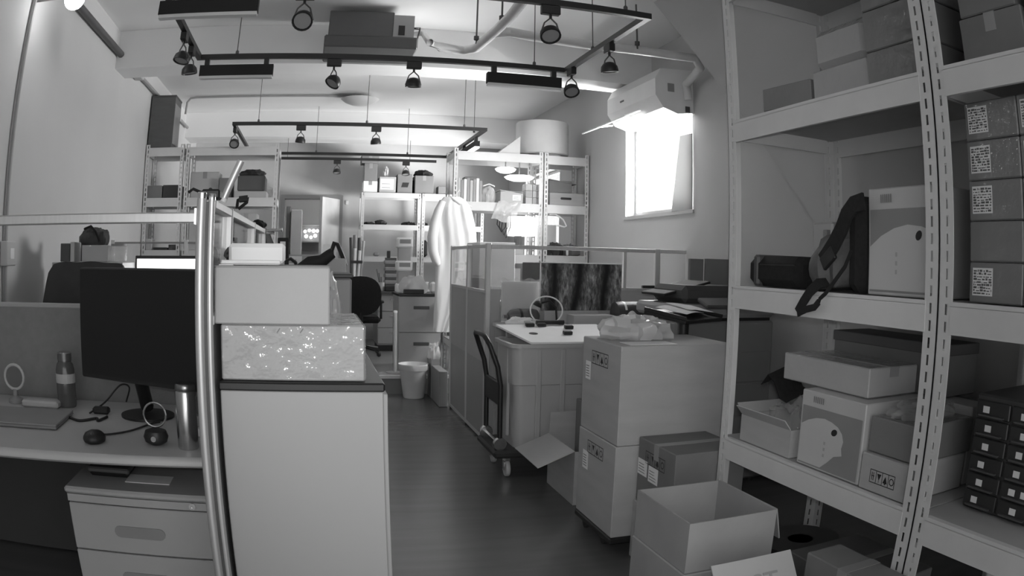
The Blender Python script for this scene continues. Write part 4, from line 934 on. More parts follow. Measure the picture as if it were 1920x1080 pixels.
# front panel of the cubicle
for k, (xa, xb) in enumerate(((1.323, 2.655), (2.70, XR-.01))):
    mk('lower_panel', MB().box((xa, 5.525, .05), (xb, 5.55, 1.17)), GPAN, t)
    mk('mid_rail', MB().box((xa, 5.521, 1.17), (xb, 5.554, 1.19)), ALU, t)
    mk('pane', MB().box((xa, 5.535, 1.19), (xb, 5.54, PT-.03)), GLASS, t)
    mk('top_rail', MB().box((xa, 5.52, PT-.03), (xb, 5.556, PT), .003), ALU, t)
mk('post', MB().box((2.655, 5.515, 0), (2.70, 5.56, PT+.005), .004), ALU, t)
q0 = aty(1172, 500, 5.52)
mk('glazing_bar', MB().box((q0.x-.012, 5.519, 1.19), (q0.x+.012, 5.556, PT-.03)), ALU, t)
# white cabinet seen through the glass, inside the cubicle
simple('white_cabinet', 'tall white cabinet standing inside the cubicle behind the glass', 'cabinet', (1.36, 6.1, .002), (1.66, 6.6, 1.53), mat('white_melamine', .85, .5), .004)
# ================================================================== side bench in front of the partition
t = thing('work_bench', 'long narrow bench loaded with tubes and boards before the cubicle', 'bench', (2.0, 5.3, 0))
mk('bench_top', MB().box((1.335, 5.12, .90), (2.62, 5.505, .93), .004), LGREY, t)
for x in (1.37, 2.58):
    for y in (5.15, 5.47): mk('leg', MB().box((x-.02, y-.02, 0), (x+.02, y+.02, .90)), CABG, t)
BZ = .931
# canvas print of tree roots
t = thing('canvas_print', 'dark canvas print of gnarled tree trunks propped on the bench', 'picture', (1.95, 5.44, BZ+.09))
cx0_, cx1_ = aty(1014, 540, 5.4).x, aty(1165, 540, 5.4).x; cz0_, cz1_ = aty(1165, 582, 5.4).z, aty(1013, 493, 5.4).z
TR = bpy.data.materials.new('tree_print'); TR.use_nodes = True; nt = TR.node_tree; bs = nt.nodes['Principled BSDF']; bs.inputs['Roughness'].default_value = .7
tc = nt.nodes.new('ShaderNodeTexCoord'); mp = nt.nodes.new('ShaderNodeMapping'); mp.inputs['Scale'].default_value = (1.0, 1, .4); nt.links.new(tc.outputs['Object'], mp.inputs[0])
wv = nt.nodes.new('ShaderNodeTexWave'); wv.inputs['Scale'].default_value = 1.5; wv.inputs['Distortion'].default_value = 7.0; wv.inputs['Detail'].default_value = 3; wv.bands_direction = 'X'; nt.links.new(mp.outputs[0], wv.inputs['Vector'])
n1 = nt.nodes.new('ShaderNodeTexNoise'); n1.inputs['Scale'].default_value = 9; n1.inputs['Detail'].default_value = 9; n1.inputs['Roughness'].default_value = .72
mp2 = nt.nodes.new('ShaderNodeMapping'); mp2.inputs['Scale'].default_value = (5.0, 1, 1.6); nt.links.new(tc.outputs['Object'], mp2.inputs[0]); nt.links.new(mp2.outputs[0], n1.inputs['Vector'])
pw2 = nt.nodes.new('ShaderNodeMath'); pw2.operation = 'POWER'; pw2.inputs[1].default_value = 4.0; nt.links.new(n1.outputs['Fac'], pw2.inputs[0])
ml2 = nt.nodes.new('ShaderNodeMath'); ml2.operation = 'MULTIPLY'; nt.links.new(wv.outputs['Fac'], ml2.inputs[0]); nt.links.new(pw2.outputs[0], ml2.inputs[1])
ml3 = nt.nodes.new('ShaderNodeMath'); ml3.operation = 'MULTIPLY_ADD'; ml3.inputs[1].default_value = 3.2; ml3.inputs[2].default_value = .006; nt.links.new(ml2.outputs[0], ml3.inputs[0])
cc = nt.nodes.new('ShaderNodeCombineColor')
for i in range(3): nt.links.new(ml3.outputs[0], cc.inputs[i])
nt.links.new(cc.outputs[0], bs.inputs['Base Color'])
mk('printed_face', MB().box((cx0_, 5.398, cz0_), (cx1_, 5.402, cz1_)), TR, t)
mk('stretcher', MB().box((cx0_, 5.402, cz0_), (cx1_, 5.435, cz1_)), WHITE, t)
mk('edge_wrap', MB().box((cx0_-.002, 5.40, cz1_), (cx1_+.004, 5.437, cz1_+.008), .002), PAPER, t)
simple('wood_block', 'pale wooden block under the canvas print', 'block', (cx0_+.02, 5.36, BZ), (cx1_-.2, 5.48, cz0_-.001), LGREY, .003)
# film-wrapped board leaning beside
a0 = aty(938, 530, 5.44); a1 = aty(1012, 580, 5.44)
t = thing('wrapped_signboard', 'pale panel wrapped in clear film beside the canvas print', 'panel', ((a0.x+a1.x)/2, 5.46, BZ))
mk('board', MB().box((a0.x+.02, 5.46, BZ), (a1.x, 5.48, a0.z+.01)), mat('pale_board', .8, .5), t)
rows = [[(a0.x+.0+(a1.x-a0.x)*j/10, 5.452+.006*math.sin(i*2.1+j*1.7), BZ+.01+(a0.z+.02-BZ)*i/8+.01*math.sin(j*1.9)*(i > 6)) for j in range(11)] for i in range(9)]
mk('film', MB().sheet(rows), FILM, t, True)
# dark boxes behind the wrapped panel (inside the cubicle)
simple('dark_box', 'dark box behind the canvas print inside the cubicle', 'box', (1.68, 5.7, .95), (1.84, 5.95, aty(990, 492, 5.7).z), BLACK, .004)
t = thing('cubicle_desk', 'grey desk inside the cubicle carrying the dark box', 'desk', (2.1, 6.0, 0))
mk('desk_top', MB().box((1.67, 5.6, .92), (2.9, 6.5, .948), .004), CABG, t)
for x in (1.72, 2.85):
    for y in (5.65, 6.45): mk('leg', MB().box((x-.02, y-.02, 0), (x+.02, y+.02, .92)), CABG, t)
q = aty(1200, 538, 5.62)
simple('black_tray', 'thin black tray beside papers on the partition ledge', 'tray', (q.x-.02, 5.5205, 1.1905), (q.x+.18, 5.55, 1.212), BLACK, .002)
# gas tubes / rolls
def roll(label, a, b, r, m, ring=True):
    t = thing('dark_cylinder', label, 'cylinder', (Vector(a)+Vector(b))/2 - Vector((0, 0, r)))
    a, b = Vector(a), Vector(b); d = (b-a).normalized(); L_ = (b-a).length
    mk('cylinder_body', MB().lathe([(r*.5, 0), (r*.85, .02), (r, .06), (r, L_-.06), (r*.85, L_-.02), (r*.4, L_)], a, 22, axis=d), m, t, True)
    if ring: mk('band', MB().lathe([(r*1.02, 0), (r*1.02, .02)], a + d*L_*.3, 22, axis=d, cap=False), BLACK, t, True)
    mk('valve', MB().tube([a + d*(-.0), a + d*(-.04)], r*.25, 8), STEEL, t)
CYL = mat('cylinder_paint', .12, .4, var=.05)
r1 = .055
pA, pB = aty(925, 585, 5.35), aty(978, 586, 5.35)
roll('dark gas cylinder lying on the bench next to the partition post', (1.40, 5.3, BZ+r1), (1.64, 5.35, BZ+r1), r1, CYL)
# foam / paper crumples
tag(mk('crumpled_paper', blob((1.46, 5.19, BZ), (.11, .05, .035), 41, .35), PAPER, None, True), 'crumpled white paper in front of the gas cylinder', 'paper')
t = thing('white_ring_frame', 'thin white hoop standing on the bench beside the gas cylinder', 'hoop', (1.62, 5.25, BZ))
hc_ = Vector((1.66, 5.22, BZ+.105))
mk('hoop', MB().tube([hc_ + Vector((.12*math.cos(q), .01*math.sin(q), .098*math.sin(q))) for q in [2*math.pi*k/28 for k in range(29)]], .0055, 7), WHITE, t, True)
t = thing('desk_lamp_head', 'small black clip lamp with curved arm on the bench', 'lamp', (1.62, 5.32, BZ))
mk('arm', MB().tube([(1.76, 5.28, BZ+.005), (1.75, 5.28, BZ+.12), (1.70, 5.28, BZ+.17), (1.62, 5.28, BZ+.15)], .008, 8), BLACK, t, True)
mk('lamp_head', MB().lathe([(.01, -.03), (.03, -.015), (.036, .01)], (1.61, 5.28, BZ+.14), 14, axis=(-.5, 0, -1)), BLACK, t, True)
mk('foot', MB().lathe([(.05, 0), (.05, .012)], (1.76, 5.28, BZ+.0005), 16), BLACK, t, True)
simple('pale_carton', 'pale long carton lying on the bench under the canvas print', 'box', (1.84, 5.14, BZ), (2.15, 5.3, BZ+.075), CARDL, .003)
t = thing('dark_roll', 'thick dark rolled mat with a shiny band at the end of the bench', 'roll', (2.3, 5.22, BZ))
roll_r = .085
mk('roll_body', MB().lathe([(roll_r*.6, 0), (roll_r*.95, .015), (roll_r, .05), (roll_r, .42)], (2.17, 5.215, BZ+roll_r), 24, axis=(1, .06, 0)), mat('roll_dark', .07, .45), t, True)
mk('shiny_band', MB(T(2.235, 5.22, BZ+roll_r)).lathe([(roll_r*1.012, 0), (roll_r*1.012, .018)], (0, 0, 0), 24, axis=(1, .06, 0), cap=False), WHITE, t, True)
# ================================================================== platform trolley with the big tote
t = thing('platform_trolley', 'black platform trolley with an upright tube handle carrying the plastic tote', 'trolley', (1.7, 4.85, 0))
TX0, TX1, TY0, TY1, TZ = 1.13, 1.98, 4.56, 5.06, .185
mk('deck', MB().box((TX0, TY0, TZ-.05), (TX1, TY1, TZ), .015), RUB, t, True)
hx_ = TX0+.05
HT = MB().tube([(hx_, TY0+.06, TZ), (hx_, TY0+.06, .6), (hx_-.02, TY0+.06, .72), (hx_-.07, TY0+.07, .86), (hx_-.09, TY0+.1, .9), (hx_-.095, TY0+.14, .915), (hx_-.095, TY1-.14, .915), (hx_-.09, TY1-.1, .9), (hx_-.07, TY1-.07, .86), (hx_-.02, TY1-.06, .72), (hx_, TY1-.06, .6), (hx_, TY1-.06, TZ)], .0165, 10)
mk('handle', HT, BLACK, t, True)
mk('handle_plate', MB().box((hx_-.012, TY0+.05, .47), (hx_+.012, TY1-.05, .62), .006), BLACK, t)
for y in (TY0+.06, TY1-.06):
    mk('hinge_disc', MB().lathe([(.04, -.02), (.045, -.012), (.045, .012), (.04, .02)], (hx_, y, TZ+.035), 18, axis=(0, 1, 0)), STEEL, t, True)
mk('hinge_rod', MB().tube([(hx_, TY0+.06, TZ+.035), (hx_, TY1-.06, TZ+.035)], .009, 8), STEEL, t)
for x in (TX0+.1, TX1-.1):
    for y in (TY0+.07, TY1-.07):
        c_ = mk('caster', MB().box((x-.018, y-.028, .07), (x+.018, y+.028, TZ-.05)).box((x-.02, y-.022, .045), (x-.016, y+.022, .1)).box((x+.016, y-.022, .045), (x+.02, y+.022, .1)), STEEL, t)
        mk('wheel', MB().lathe([(.05, -.014), (.0545, -.009), (.0545, .009), (.05, .014)], (x, y-.01, .055), 18, axis=(1, 0, 0)), LGREY, c_, True)
# tote
t = thing('plastic_tote', 'large ribbed grey plastic tote standing on the black trolley', 'tote', (1.62, 4.82, TZ))
m = MB(); n = 32
def rr(x0, x1, y0, y1, r, z):
    out = []
    for (cx, cy, a0) in ((x1-r, y1-r, 0), (x0+r, y1-r, 90), (x0+r, y0+r, 180), (x1-r, y0+r, 270)):
        for k in range(5): q = math.radians(a0+22.5*k); out.append((cx+r*math.cos(q), cy+r*math.sin(q), z))
    return out
ox0, ox1, oy0, oy1 = 1.25, 1.97, 4.585, 5.05
rings = [rr(ox0+.03, ox1-.03, oy0+.03, oy1-.03, .06, TZ+.001), rr(ox0+.015, ox1-.015, oy0+.015, oy1-.015, .06, .60), rr(ox0+.004, ox1-.004, oy0+.004, oy1-.004, .06, .605), rr(ox0, ox1, oy0, oy1, .06, .84), rr(ox0-.02, ox1+.01, oy0-.02, oy1+.01, .07, .842), rr(ox0-.02, ox1+.01, oy0-.02, oy1+.01, .07, .865), rr(ox0+.006, ox1-.006, oy0+.006, oy1-.006, .056, .865), rr(ox0+.03, ox1-.03, oy0+.03, oy1-.03, .05, .3)]
vs = [p for r_ in rings for p in r_]; N = 20
fs = [[i*N+k, i*N+(k+1) % N, (i+1)*N+(k+1) % N, (i+1)*N+k] for i in range(len(rings)-1) for k in range(N)] + [list(range(N))[::-1], [(len(rings)-1)*N+k for k in range(N)]]
mk('tub', m.add(vs, fs), TOTE, t, True)
for x in (1.42, 1.58, 1.74): mk('rib', MB().box((x-.018, oy0-.002, .25), (x+.018, oy0+.02, .835), .006), TOTE, t)
mk('rib', MB().box((ox0-.002, 4.72, .25), (ox0+.02, 4.76, .835), .006), TOTE, t)
# board across the tote with small black parts
t = thing('lid_board', 'white board laid across the tote as a tilted lid', 'board', (1.65, 4.85, .866))
bs_ = (.937-.8665)/.485
bzz = lambda y: .8665+(y-4.575)*bs_
o = mk('board', MB().prism([(1.36, 4.575, .8665), (1.98, 4.575, .8665), (1.98, 5.06, bzz(5.06)), (1.25, 5.06, bzz(5.06))], (0, 0, .012)), WHITE, t); fixn(o)
mk('cable_hole', MB(T(1.44, 4.80, bzz(4.80)+.0125, 0, math.atan(bs_))).lathe([(.03, 0), (.03, .0012)], (0, 0, 0), 16), BLACK, t)
simple('foam_strip', 'grey foam strip propping up the far edge of the lid board', 'foam', (1.32, 5.0, .8655), (1.95, 5.035, bzz(5.0)-.001), GREY, .003)
for k, (px, py) in enumerate(((993, 617), (1015, 617), (1066, 620), (1064, 630))):
    yy = (5.0, 5.0, 4.93, 4.77)[k]; xx = aty(px, py, yy).x; M4 = T(xx, yy, bzz(yy)+.0135, 0, math.atan(bs_))
    simple('black_connector', 'small black connector block lying on the white lid board', 'connector', (-.03, -.018, 0), (.03, .018, .022), BLACK, .003, M=M4, group='connectors on the lid board')
t = thing('black_torch', 'slim black torch lying at the far edge of the lid board', 'torch', (1.6, 5.04, bzz(5.04)+.013))
tz_ = bzz(5.04)+.0305
mk('barrel', MB().tube([(1.53, 5.04, tz_), (1.68, 5.04, tz_)], .015, 12), BLACK, t, True)
mk('torch_head', MB().tube([(1.68, 5.04, tz_), (1.70, 5.04, tz_), (1.73, 5.04, tz_)], [.015, .0165, .0165], 12), BLACK, t, True)
# ================================================================== carton stack on a dolly
BX_, BYn, BYf = 1.343, 3.112, 3.60
zA = aty(1156, 839, BYn).z; zB = aty(1168, 650, BYn).z
t = thing('dolly', 'low black wheeled dolly under the stacked cartons', 'dolly', (1.6, 3.27, 0))
mk('deck', MB().box((BX_-.01, BYn-.005, .066), (1.945, BYf+.005, .098), .006), BLACK, t)
for x in (BX_+.04, 1.88):
    for y in (BYn+.18, BYf-.05):
        c_ = mk('caster', MB().box((x-.02, y-.025, .04), (x+.02, y+.025, .066)), DGREY, t); mk('wheel', MB().lathe([(.028, -.012), (.031, 0), (.028, .012)], (x, y, .0315), 14, axis=(1, 0, 0)), RUB, c_, True)
t = carton('lower carton with handling marks on the black dolly', (BX_-.005, BYn, .100), (1.93, BYf, zA), CARD, tape=None)
ship_mark(t, (BX_-.005, BYn+.36, zA-.107), (0, -1, 0), (0, 0, 1), .21, .065); sticker(t, (BX_-.005, BYn+.42, zA-.2), (0, -1, 0), (0, 0, 1), .075, .095, 5)
t = carton('upper carton with handling marks stacked on the dolly carton', (BX_, BYn, zA+.002), (1.935, BYf, zB), CARD, tape=None)
ship_mark(t, (BX_, BYn+.36, zB-.12), (0, -1, 0), (0, 0, 1), .21, .065); sticker(t, (BX_, BYn+.44, zB-.205), (0, -1, 0), (0, 0, 1), .07, .09, 5)
mk('corner_dent', MB().box((BX_-.001, BYn-.001, zB-.025), (BX_+.006, BYn+.006, zB+.0012), .002), CARDL, t)
# papers and bag on the stack
tag(mk('clear_bag', blob((1.53, 3.43, zB+.0015), (.17, .13, .075), 51, .28), BAGP, None, True), 'crumpled clear plastic bag on top of the upper carton', 'plastic bag')
simple('white_sheet', 'glossy white sheet lying on top of the upper carton', 'paper', (1.40, 3.14, zB+.0012), (1.64, 3.27, zB+.0032), PAPER, 0)
# box B in front
t = carton('brown carton with two stickers standing before the dolly stack', (1.447, 2.722, .30), (1.80, 3.10, .602), CARDD, tape='front')
ship_mark(t, (1.447, 3.02, .495), (0, -1, 0), (0, 0, 1), .2, .06)
sticker(t, (1.447, 3.095, .43), (0, -1, 0), (0, 0, 1), .1, .075, 4); sticker(t, (1.447, 2.98, .42), (0, -1, 0), (0, 0, 1), .1, .075, 4, seed=2)
carton('plain carton on the floor under the brown stickered carton', (1.435, 2.722, .002), (1.80, 3.10, .298), CARD, tape='front')
# box C: open, on another box
open_box('open empty carton on top of a plain one at the rack front', (1.146, 2.02, .381), (1.497, 2.44, .563), CARD2, [('+x', .12, 2.9)], .006)
carton('plain carton under the open empty one', (1.14, 2.01, .002), (1.51, 2.445, .379), CARD2, tape=None)
t = open_box('open pale carton with a lettered flap leaning by the open empty one', (1.13, 1.3, .002), (1.446, 1.70, .30), CARDL, [('+y', .228, .66), ('-x', .12, 2.6)], .006)
letter('DST', .1, Matrix(((1, 0, 0, 1.19), (0, .614, -.789, 1.70+.614*.1-.789*.007), (0, .789, .614, .30+.789*.1+.614*.007), (0, 0, 0, 1))), mat('faint_ink', .33, .7, var=0), t)
carton('tall carton leaning under the rack edge beside the lettered one', (1.49, 1.4, .002), (1.64, 1.8, .475), CARDD, tape='front')
# small open box behind the tote corner
t = open_box('open carton with one flap folded out beside the trolley', (1.44, 3.93, .002), (1.8, 4.42, .325), CARD, [('-x', .23, 1.95), ('+x', .16, .15), ('+y', .14, -.1)], .006)
carton('small carton standing inside the open carton with the folded flap', (1.6, 4.15, .008), (1.78, 4.38, .55), CARDD, tape=None)
# ================================================================== copier by the rack end
t = thing('copier', 'grey office copier with paper drawers beyond the rack end', 'copier', (2.35, 4.0, 0))
X0, X1, Y0, Y1 = 2.06, 2.78, 3.98, 4.55
mk('body', MB().box((X0, Y0, .03), (X1, Y1, 1.05), .012), COPY, t)
for z0, z1 in ((.12, .45), (.46, .66), (.67, .86)):
    d = mk('paper_drawer', MB().box((X0+.015, Y0-.012, z0), (X1-.015, Y0+.002, z1), .005), COPY, t)
    mk('handle', MB().box((X0+.2, Y0-.015, z1-.05), (X0+.42, Y0-.012, z1-.025)), DGREY, d)
mk('side_cover', MB().box((X0-.012, Y0+.03, .1), (X0+.002, Y1-.05, .85), .004), COPY, t)
mk('scanner_deck', MB().box((X0-.01, Y0-.01, 1.07), (X1, Y1, 1.15), .02), mat('copier_light', .34, .45), t)
mk('output_gap', MB().box((X0+.02, Y0+.02, 1.05), (X1-.02, Y1-.02, 1.07)), BLACK, t)
mk('feeder', MB().box((X0+.1, Y0+.1, 1.151), (X1-.02, Y1-.02, 1.26), .03), mat('feeder_dark', .06, .7), t)
mk('feed_tray', MB(T(X0+.02, Y0+.2, 1.19, 0, 0, math.radians(-14))).box((0, 0, 0), (.34, .34, .015), .004), MBLACK, t)
mk('control_panel', MB(T(X0+.14, Y0-.12, 1.13, 0, math.radians(18))).box((0, 0, 0), (.3, .13, .025), .006), DGREY, t)
mk('rubber_foot', MB().lathe([(.03, 0), (.03, .03)], (X0+.06, Y0+.06, 0), 10), RUB, t); mk('rubber_foot', MB().lathe([(.03, 0), (.03, .03)], (X1-.06, Y0+.06, 0), 10), RUB, t)
mk('rubber_foot', MB().lathe([(.03, 0), (.03, .03)], (X0+.06, Y1-.06, 0), 10), RUB, t); mk('rubber_foot', MB().lathe([(.03, 0), (.03, .03)], (X1-.06, Y1-.06, 0), 10), RUB, t)
# upright folders behind the copier
g0, g1 = aty(1297, 485, 4.6), aty(1322, 485, 4.6); g2 = aty(1372, 484, 4.6)
t = thing('standing_boards', 'two grey boards standing upright behind the copier', 'boards', ((g0.x+g2.x)/2, 4.52, 0))
mk('board', MB().box((g0.x, 4.62, .002), (g1.x, 4.65, g0.z)), mat('grey_board', .2, .7), t); mk('board', MB().box((g1.x+.006, 4.59, .002), (g2.x+.05, 4.62, g0.z+.003)), mat('grey_board', .2, .7), t)
# black tray with papers on a lectern-like stand
t = thing('document_stand', 'black document stand holding a tray of bright papers', 'stand', (2.0, 3.8, 0))
ctr = Vector((1.98, 3.725, 1.115))
Ms = T(ctr.x, ctr.y, ctr.z, math.radians(28), math.radians(8))
mk('tray', MB(Ms).box((-.19, -.14, -.02), (.19, .14, .0), .004).box((-.19, -.14, 0), (-.184, .14, .018)).box((.184, -.14, 0), (.19, .14, .018)), BLACK, t)
mk('pole', MB().tube([(ctr.x, ctr.y, .03), (ctr.x, ctr.y, 1.09)], .03, 10), BLACK, t, True)
mk('foot', MB().lathe([(.105, 0), (.105, .02), (.04, .03)], (ctr.x, ctr.y, 0), 22), BLACK, t, True)
for k, (dx, dy, a) in enumerate(((-.05, .0, .1), (.08, .02, -.25))):
    p = Ms @ Vector((dx, dy, .003+.004*k)); rows = [[Ms @ (Matrix.Rotation(a, 4, 'Z') @ Vector((-.1+.05*j, -.1+.05*i, 0)) + Vector((dx, dy, .004+.005*k+.006*math.sin(j*.9+k)+.022))) for j in range(5)] for i in range(5)]
    tag(mk('paper_sheet', MB().sheet(rows, .001), PAPER), ('bright curled paper on the document stand', 'bright paper with dark print on the document stand')[k], 'paper')
# ================================================================== contents of the far left racks
e = .003
LZ = LEV
t = thing('tall_carton', 'tall dark carton standing on top of the narrow rack', 'box', (-1.72, 8.02, LZ[4]+e))
mk('body', MB().box((-1.885, 7.83, LZ[4]+e), (-1.60, 8.2, 3.085), .004), mat('carton_dark_tall', .1, .6, var=.1, aniso=(1, 1, 4)), t)
mk('edge_strip', MB().box((-1.6, 7.832, LZ[4]+.05), (-1.597, 8.19, 3.0)), mat('carton_grey_side', .25, .6), t)
mk('lid', MB().box((-1.89, 7.826, 3.07), (-1.595, 8.204, 3.092), .003), mat('carton_lid_dark', .07, .6), t)
carton('dark carton with a lump of packing on the narrow rack shelf', (-1.86, 7.83, LZ[3]+e), (-1.68, 8.1, 2.12), CARDD, tape=None)
carton('black topped carton beside the dark one on the narrow rack', (-1.67, 7.84, LZ[3]+e), (-1.47, 8.1, 2.125), mat('carton_blackish', .05, .6), tape=None)
carton('pale carton pile behind the rack posts above the partition', (-1.37, 7.95, LZ[3]+e), (-1.05, 8.22, 2.27), CARDL, tape='side')
carton('dark carton beside the pale pile on the rack by the wall', (-1.04, 7.9, LZ[3]+e), (-.9, 8.2, 2.2), CARDD, tape=None)
t = thing('dark_bin', 'dark bin topped with a slumped cloth on the upper rack shelf', 'bin', (-.66, 8.0, LZ[3]+e))
mk('bin_body', MB().box((-.83, 7.86, LZ[3]+.075), (-.53, 8.2, 2.22), .01), mat('bin_dark', .1, .7), t)
mk('riser', MB().box((-.86, 7.83, LZ[3]+e), (-.51, 8.21, LZ[3]+.07), .004), CABW, t)
mk('cloth', blob((-.68, 8.02, 2.222), (.13, .1, .05), 61, .3), mat('dark_cloth', .06, .9), t, True)
for k, (x0, x1, h, g) in enumerate(((-1.85, -1.78, .12, LGREY), (-1.76, -1.6, .03, BLACK), (-1.58, -1.5, .06, DGREY))):
    simple('shelf_tool', ('pale upright tool case on the narrow rack below', 'flat black tool roll on the narrow rack', 'dark meter on the narrow rack')[k], 'tool', (x0, 7.85, LZ[2]+e), (x1, 8.05, LZ[2]+h), g, .004)
for k, (x0, x1, h, m_) in enumerate(((-1.35, -1.12, .42, CARDL), (-1.1, -.86, .3, CABG), (-.84, -.6, .38, CARDL))):
    carton(('pale upright carton on the eye-level rack shelf', 'grey squat carton on the eye-level rack shelf', 'pale carton at the doorway end of the eye-level rack shelf')[k], (x0, 7.85, LZ[2]+e), (x1, 8.15, LZ[2]+h), m_, tape='side')
simple('hanging_label', 'white plate standing in the rack by the doorway', 'plate', (-.58, 7.86, LZ[2]+e), (-.5, 7.88, LZ[2]+.3), LGREY, .002)
# ================================================================== far right racks
top = LZ[4]+e
t = thing('foam_roll', 'huge upright white foam roll on top of the rack', 'roll', (2.49, 8.12, 2.5505))
mk('outer_wrap', MB().lathe([(.285, 0), (.295, .01), (.295, .36), (.285, .372), (.1, .372)], (2.49, 8.11, 2.5505), 36), mat('foam_white', .68, .6, var=.04, coat=.3, coatbump=.2), t, True)
mk('core', MB().lathe([(.1, .371), (.1, .375), (.08, .375), (.08, .3)], (2.49, 8.11, 2.5505), 20), CARDD, t, True)
o = tag(mk('wedge_panel', MB().prism([(1.92, 7.86, top), (2.17, 7.86, top), (2.17, 7.86, top+.2)], (0, .2, 0)), mat('panel_white', .6, .6)), 'slanting white panel beside the foam roll on the rack top', 'panel'); fixn(o)
Z = LZ[3]+e
for k in range(8):
    x0 = 1.5+.033*k
    simple('ring_binder', ('light grey', 'dark grey', 'white', 'dark grey')[k % 4] + ' ring binder in the row beside the white coverall', 'binder', (x0, 7.84, Z), (x0+.03, 8.06, Z+.25-.012*((k*5) % 3)), (LGREY, GREY, WHITE, GREY)[k % 4], .002, group='binders on the rack')
carton('small brown carton behind the row of binders', (1.62, 8.08, Z), (1.76, 8.22, Z+.29), CARDD, tape=None)
t = thing('plastic_hamper', 'milky plastic bag standing between binders and labelled carton', 'plastic bag', (1.86, 7.95, Z))
mk('bag_body', blob((1.855, 7.94, Z), (.075, .075, .115), 71, .12), BAGP, t, True); mk('bag_neck', MB().tube([(1.79, 7.94, Z+.18), (1.86, 7.94, Z+.205), (1.92, 7.94, Z+.18)], .007, 7), WHITE, t, True)
t = carton('flat grey carton with a pale label and open lid on the rack', (1.955, 7.83, Z), (2.205, 8.15, Z+.125), CABG, tape=None)
mk('lid', MB(T(1.955, 7.83, Z+.13, 0, 0, math.radians(5))).box((0, 0, 0), (.25, .32, .008)), CARDL, t)
sticker(t, (2.09, 7.83, Z+.03), (1, 0, 0), (0, 0, 1), .09, .06, 3)
for k in range(6):
    c_, r_ = k % 2, k // 2
    simple('small_carton', 'small pale carton in the little pile behind the lit saucer lamps', 'box', (2.235+.078*c_, 7.84, Z+.072*r_), (2.308+.078*c_, 7.98, Z+.07+.072*r_), (CARDL, CARD)[(k+r_) % 2], .002, group='little cartons on the rack')
t = carton('wide carton with a hand hole in the corner rack', (2.50, 7.83, Z), (2.90, 8.15, Z+.135), CARD, tape=None)
m = MB(); m.prism([(2.62, 7.8295, Z+.075), (2.63, 7.8295, Z+.062), (2.74, 7.8295, Z+.062), (2.75, 7.8295, Z+.075), (2.74, 7.8295, Z+.088), (2.63, 7.8295, Z+.088)], (0, .002, 0)); mk('hand_hole', m, INK, t)
t = carton('dark carton with tilted lid on the carton with a hand hole', (2.50, 7.86, Z+.138), (2.76, 8.12, Z+.27), CARDD, tape=None)
mk('lid', MB(T(2.5, 7.85, Z+.28, 0, 0, math.radians(8))).box((0, 0, -.004), (.31, .28, .004)), CARDD, t)
# lit saucer lamps hung below the top shelf
def saucer(label, x, y, z, r, m_=SHADE):
    t = thing('saucer_lamp', label, 'lamp', (x, y, z))
    mk('shade', MB().lathe([(.001, 0), (r*.5, .004), (r*.85, .022), (r, .045), (r*.8, .06), (.03, .068)], (x, y, z), 28), m_, t, True)
    mk('stem', MB().tube([(x, y, z+.066), (x, y, LZ[4]-.014)], .008, 8), STEEL, t)
p = aty(958, 322, 7.95); saucer('small glowing saucer lamp hung inside the rack', p.x-.06, 7.95, p.z-.02, .115)
p = aty(1000, 336, 8.0); saucer('wide glowing saucer lamp hung inside the rack beside the small one', 2.21, 8.02, p.z-.03, .165)
# sheet draped over the beam and cables
rows = []
for i in range(7):
    rows.append([(1.925+.25*j/8-.012*i, 7.786-.012*math.sin(j*1.5+i), 2.0-.185*i/6+.01*math.sin(j*1.1)-.05*(j/8)*(i/6)) for j in range(9)])
tag(mk('draped_film', MB().sheet(rows), BAGP, None, True), 'milky plastic sheet draped over the rack beam below the grey carton', 'plastic sheet')
for k in range(3):
    x = 1.95+.03*k
    tag(mk('cable_loop', MB().tube([(x, 7.84+.02*k, 1.96), (x-.02, 7.84+.02*k, 1.76-.02*k), (x+.03, 7.84+.02*k, 1.68-.03*k), (x+.075, 7.84+.02*k, 1.74), (x+.07, 7.84+.02*k, 1.96)], .005, 6), BLACK, None, True), 'black cable loop hanging below the draped plastic sheet', 'cable', 'cable loops on the rack')
Z = LZ[2]+e
p = Vector((2.235, 8.0, 0))
t = thing('lit_lamp', 'glowing white drum lamp standing on the rack shelf', 'lamp', (p.x, 8.0, Z))
mk('drum_shade', MB().lathe([(.145, .2), (.15, .21), (.15, .4), (.14, .41)], (p.x, 8.0, Z), 28), SHADE, t, True)
mk('foot', MB().box((p.x-.1, 7.93, Z), (p.x+.02, 8.07, Z+.1), .006), LGREY, t); mk('neck', MB().tube([(p.x-.03, 8, Z+.1), (p.x-.03, 8, Z+.2)], .04, 10), DGREY, t)
t = thing('wire_hanger', 'white curved wire hanger sticking out beside the drum lamp', 'hanger', (2.6, 7.9, Z))
P = [aty(1030, 402, 7.83), aty(1042, 402, 7.83), aty(1056, 412, 7.83), aty(1062, 424, 7.83), aty(1058, 426, 7.83), aty(1048, 423, 7.83), aty(1044, 423, 7.83)]
mk('wire', MB().tube(P, .009, 7), WHITE, t, True)
simple('white_block', 'pale upright carton beside the drum lamp in the corner rack', 'box', (2.47, 7.95, Z), (2.62, 8.15, Z+.33), LGREY, .004)
tag(mk('dark_heap', blob((2.58, 7.87, Z-.0), (.09, .045, .085), 81, .3), BLACK, None, True), 'heap of dark parts in the corner rack', 'parts')
tag(mk('grey_cloth', blob((2.78, 7.98, Z-.0), (.12, .12, .08), 82, .2), GFAB, None, True), 'folded grey cloth in the corner rack', 'cloth')
simple('bottle_white', 'small white bottle before the folded grey cloth', 'bottle', (2.70, 7.83, Z), (2.725, 7.855, Z+.09), WHITE, .008)
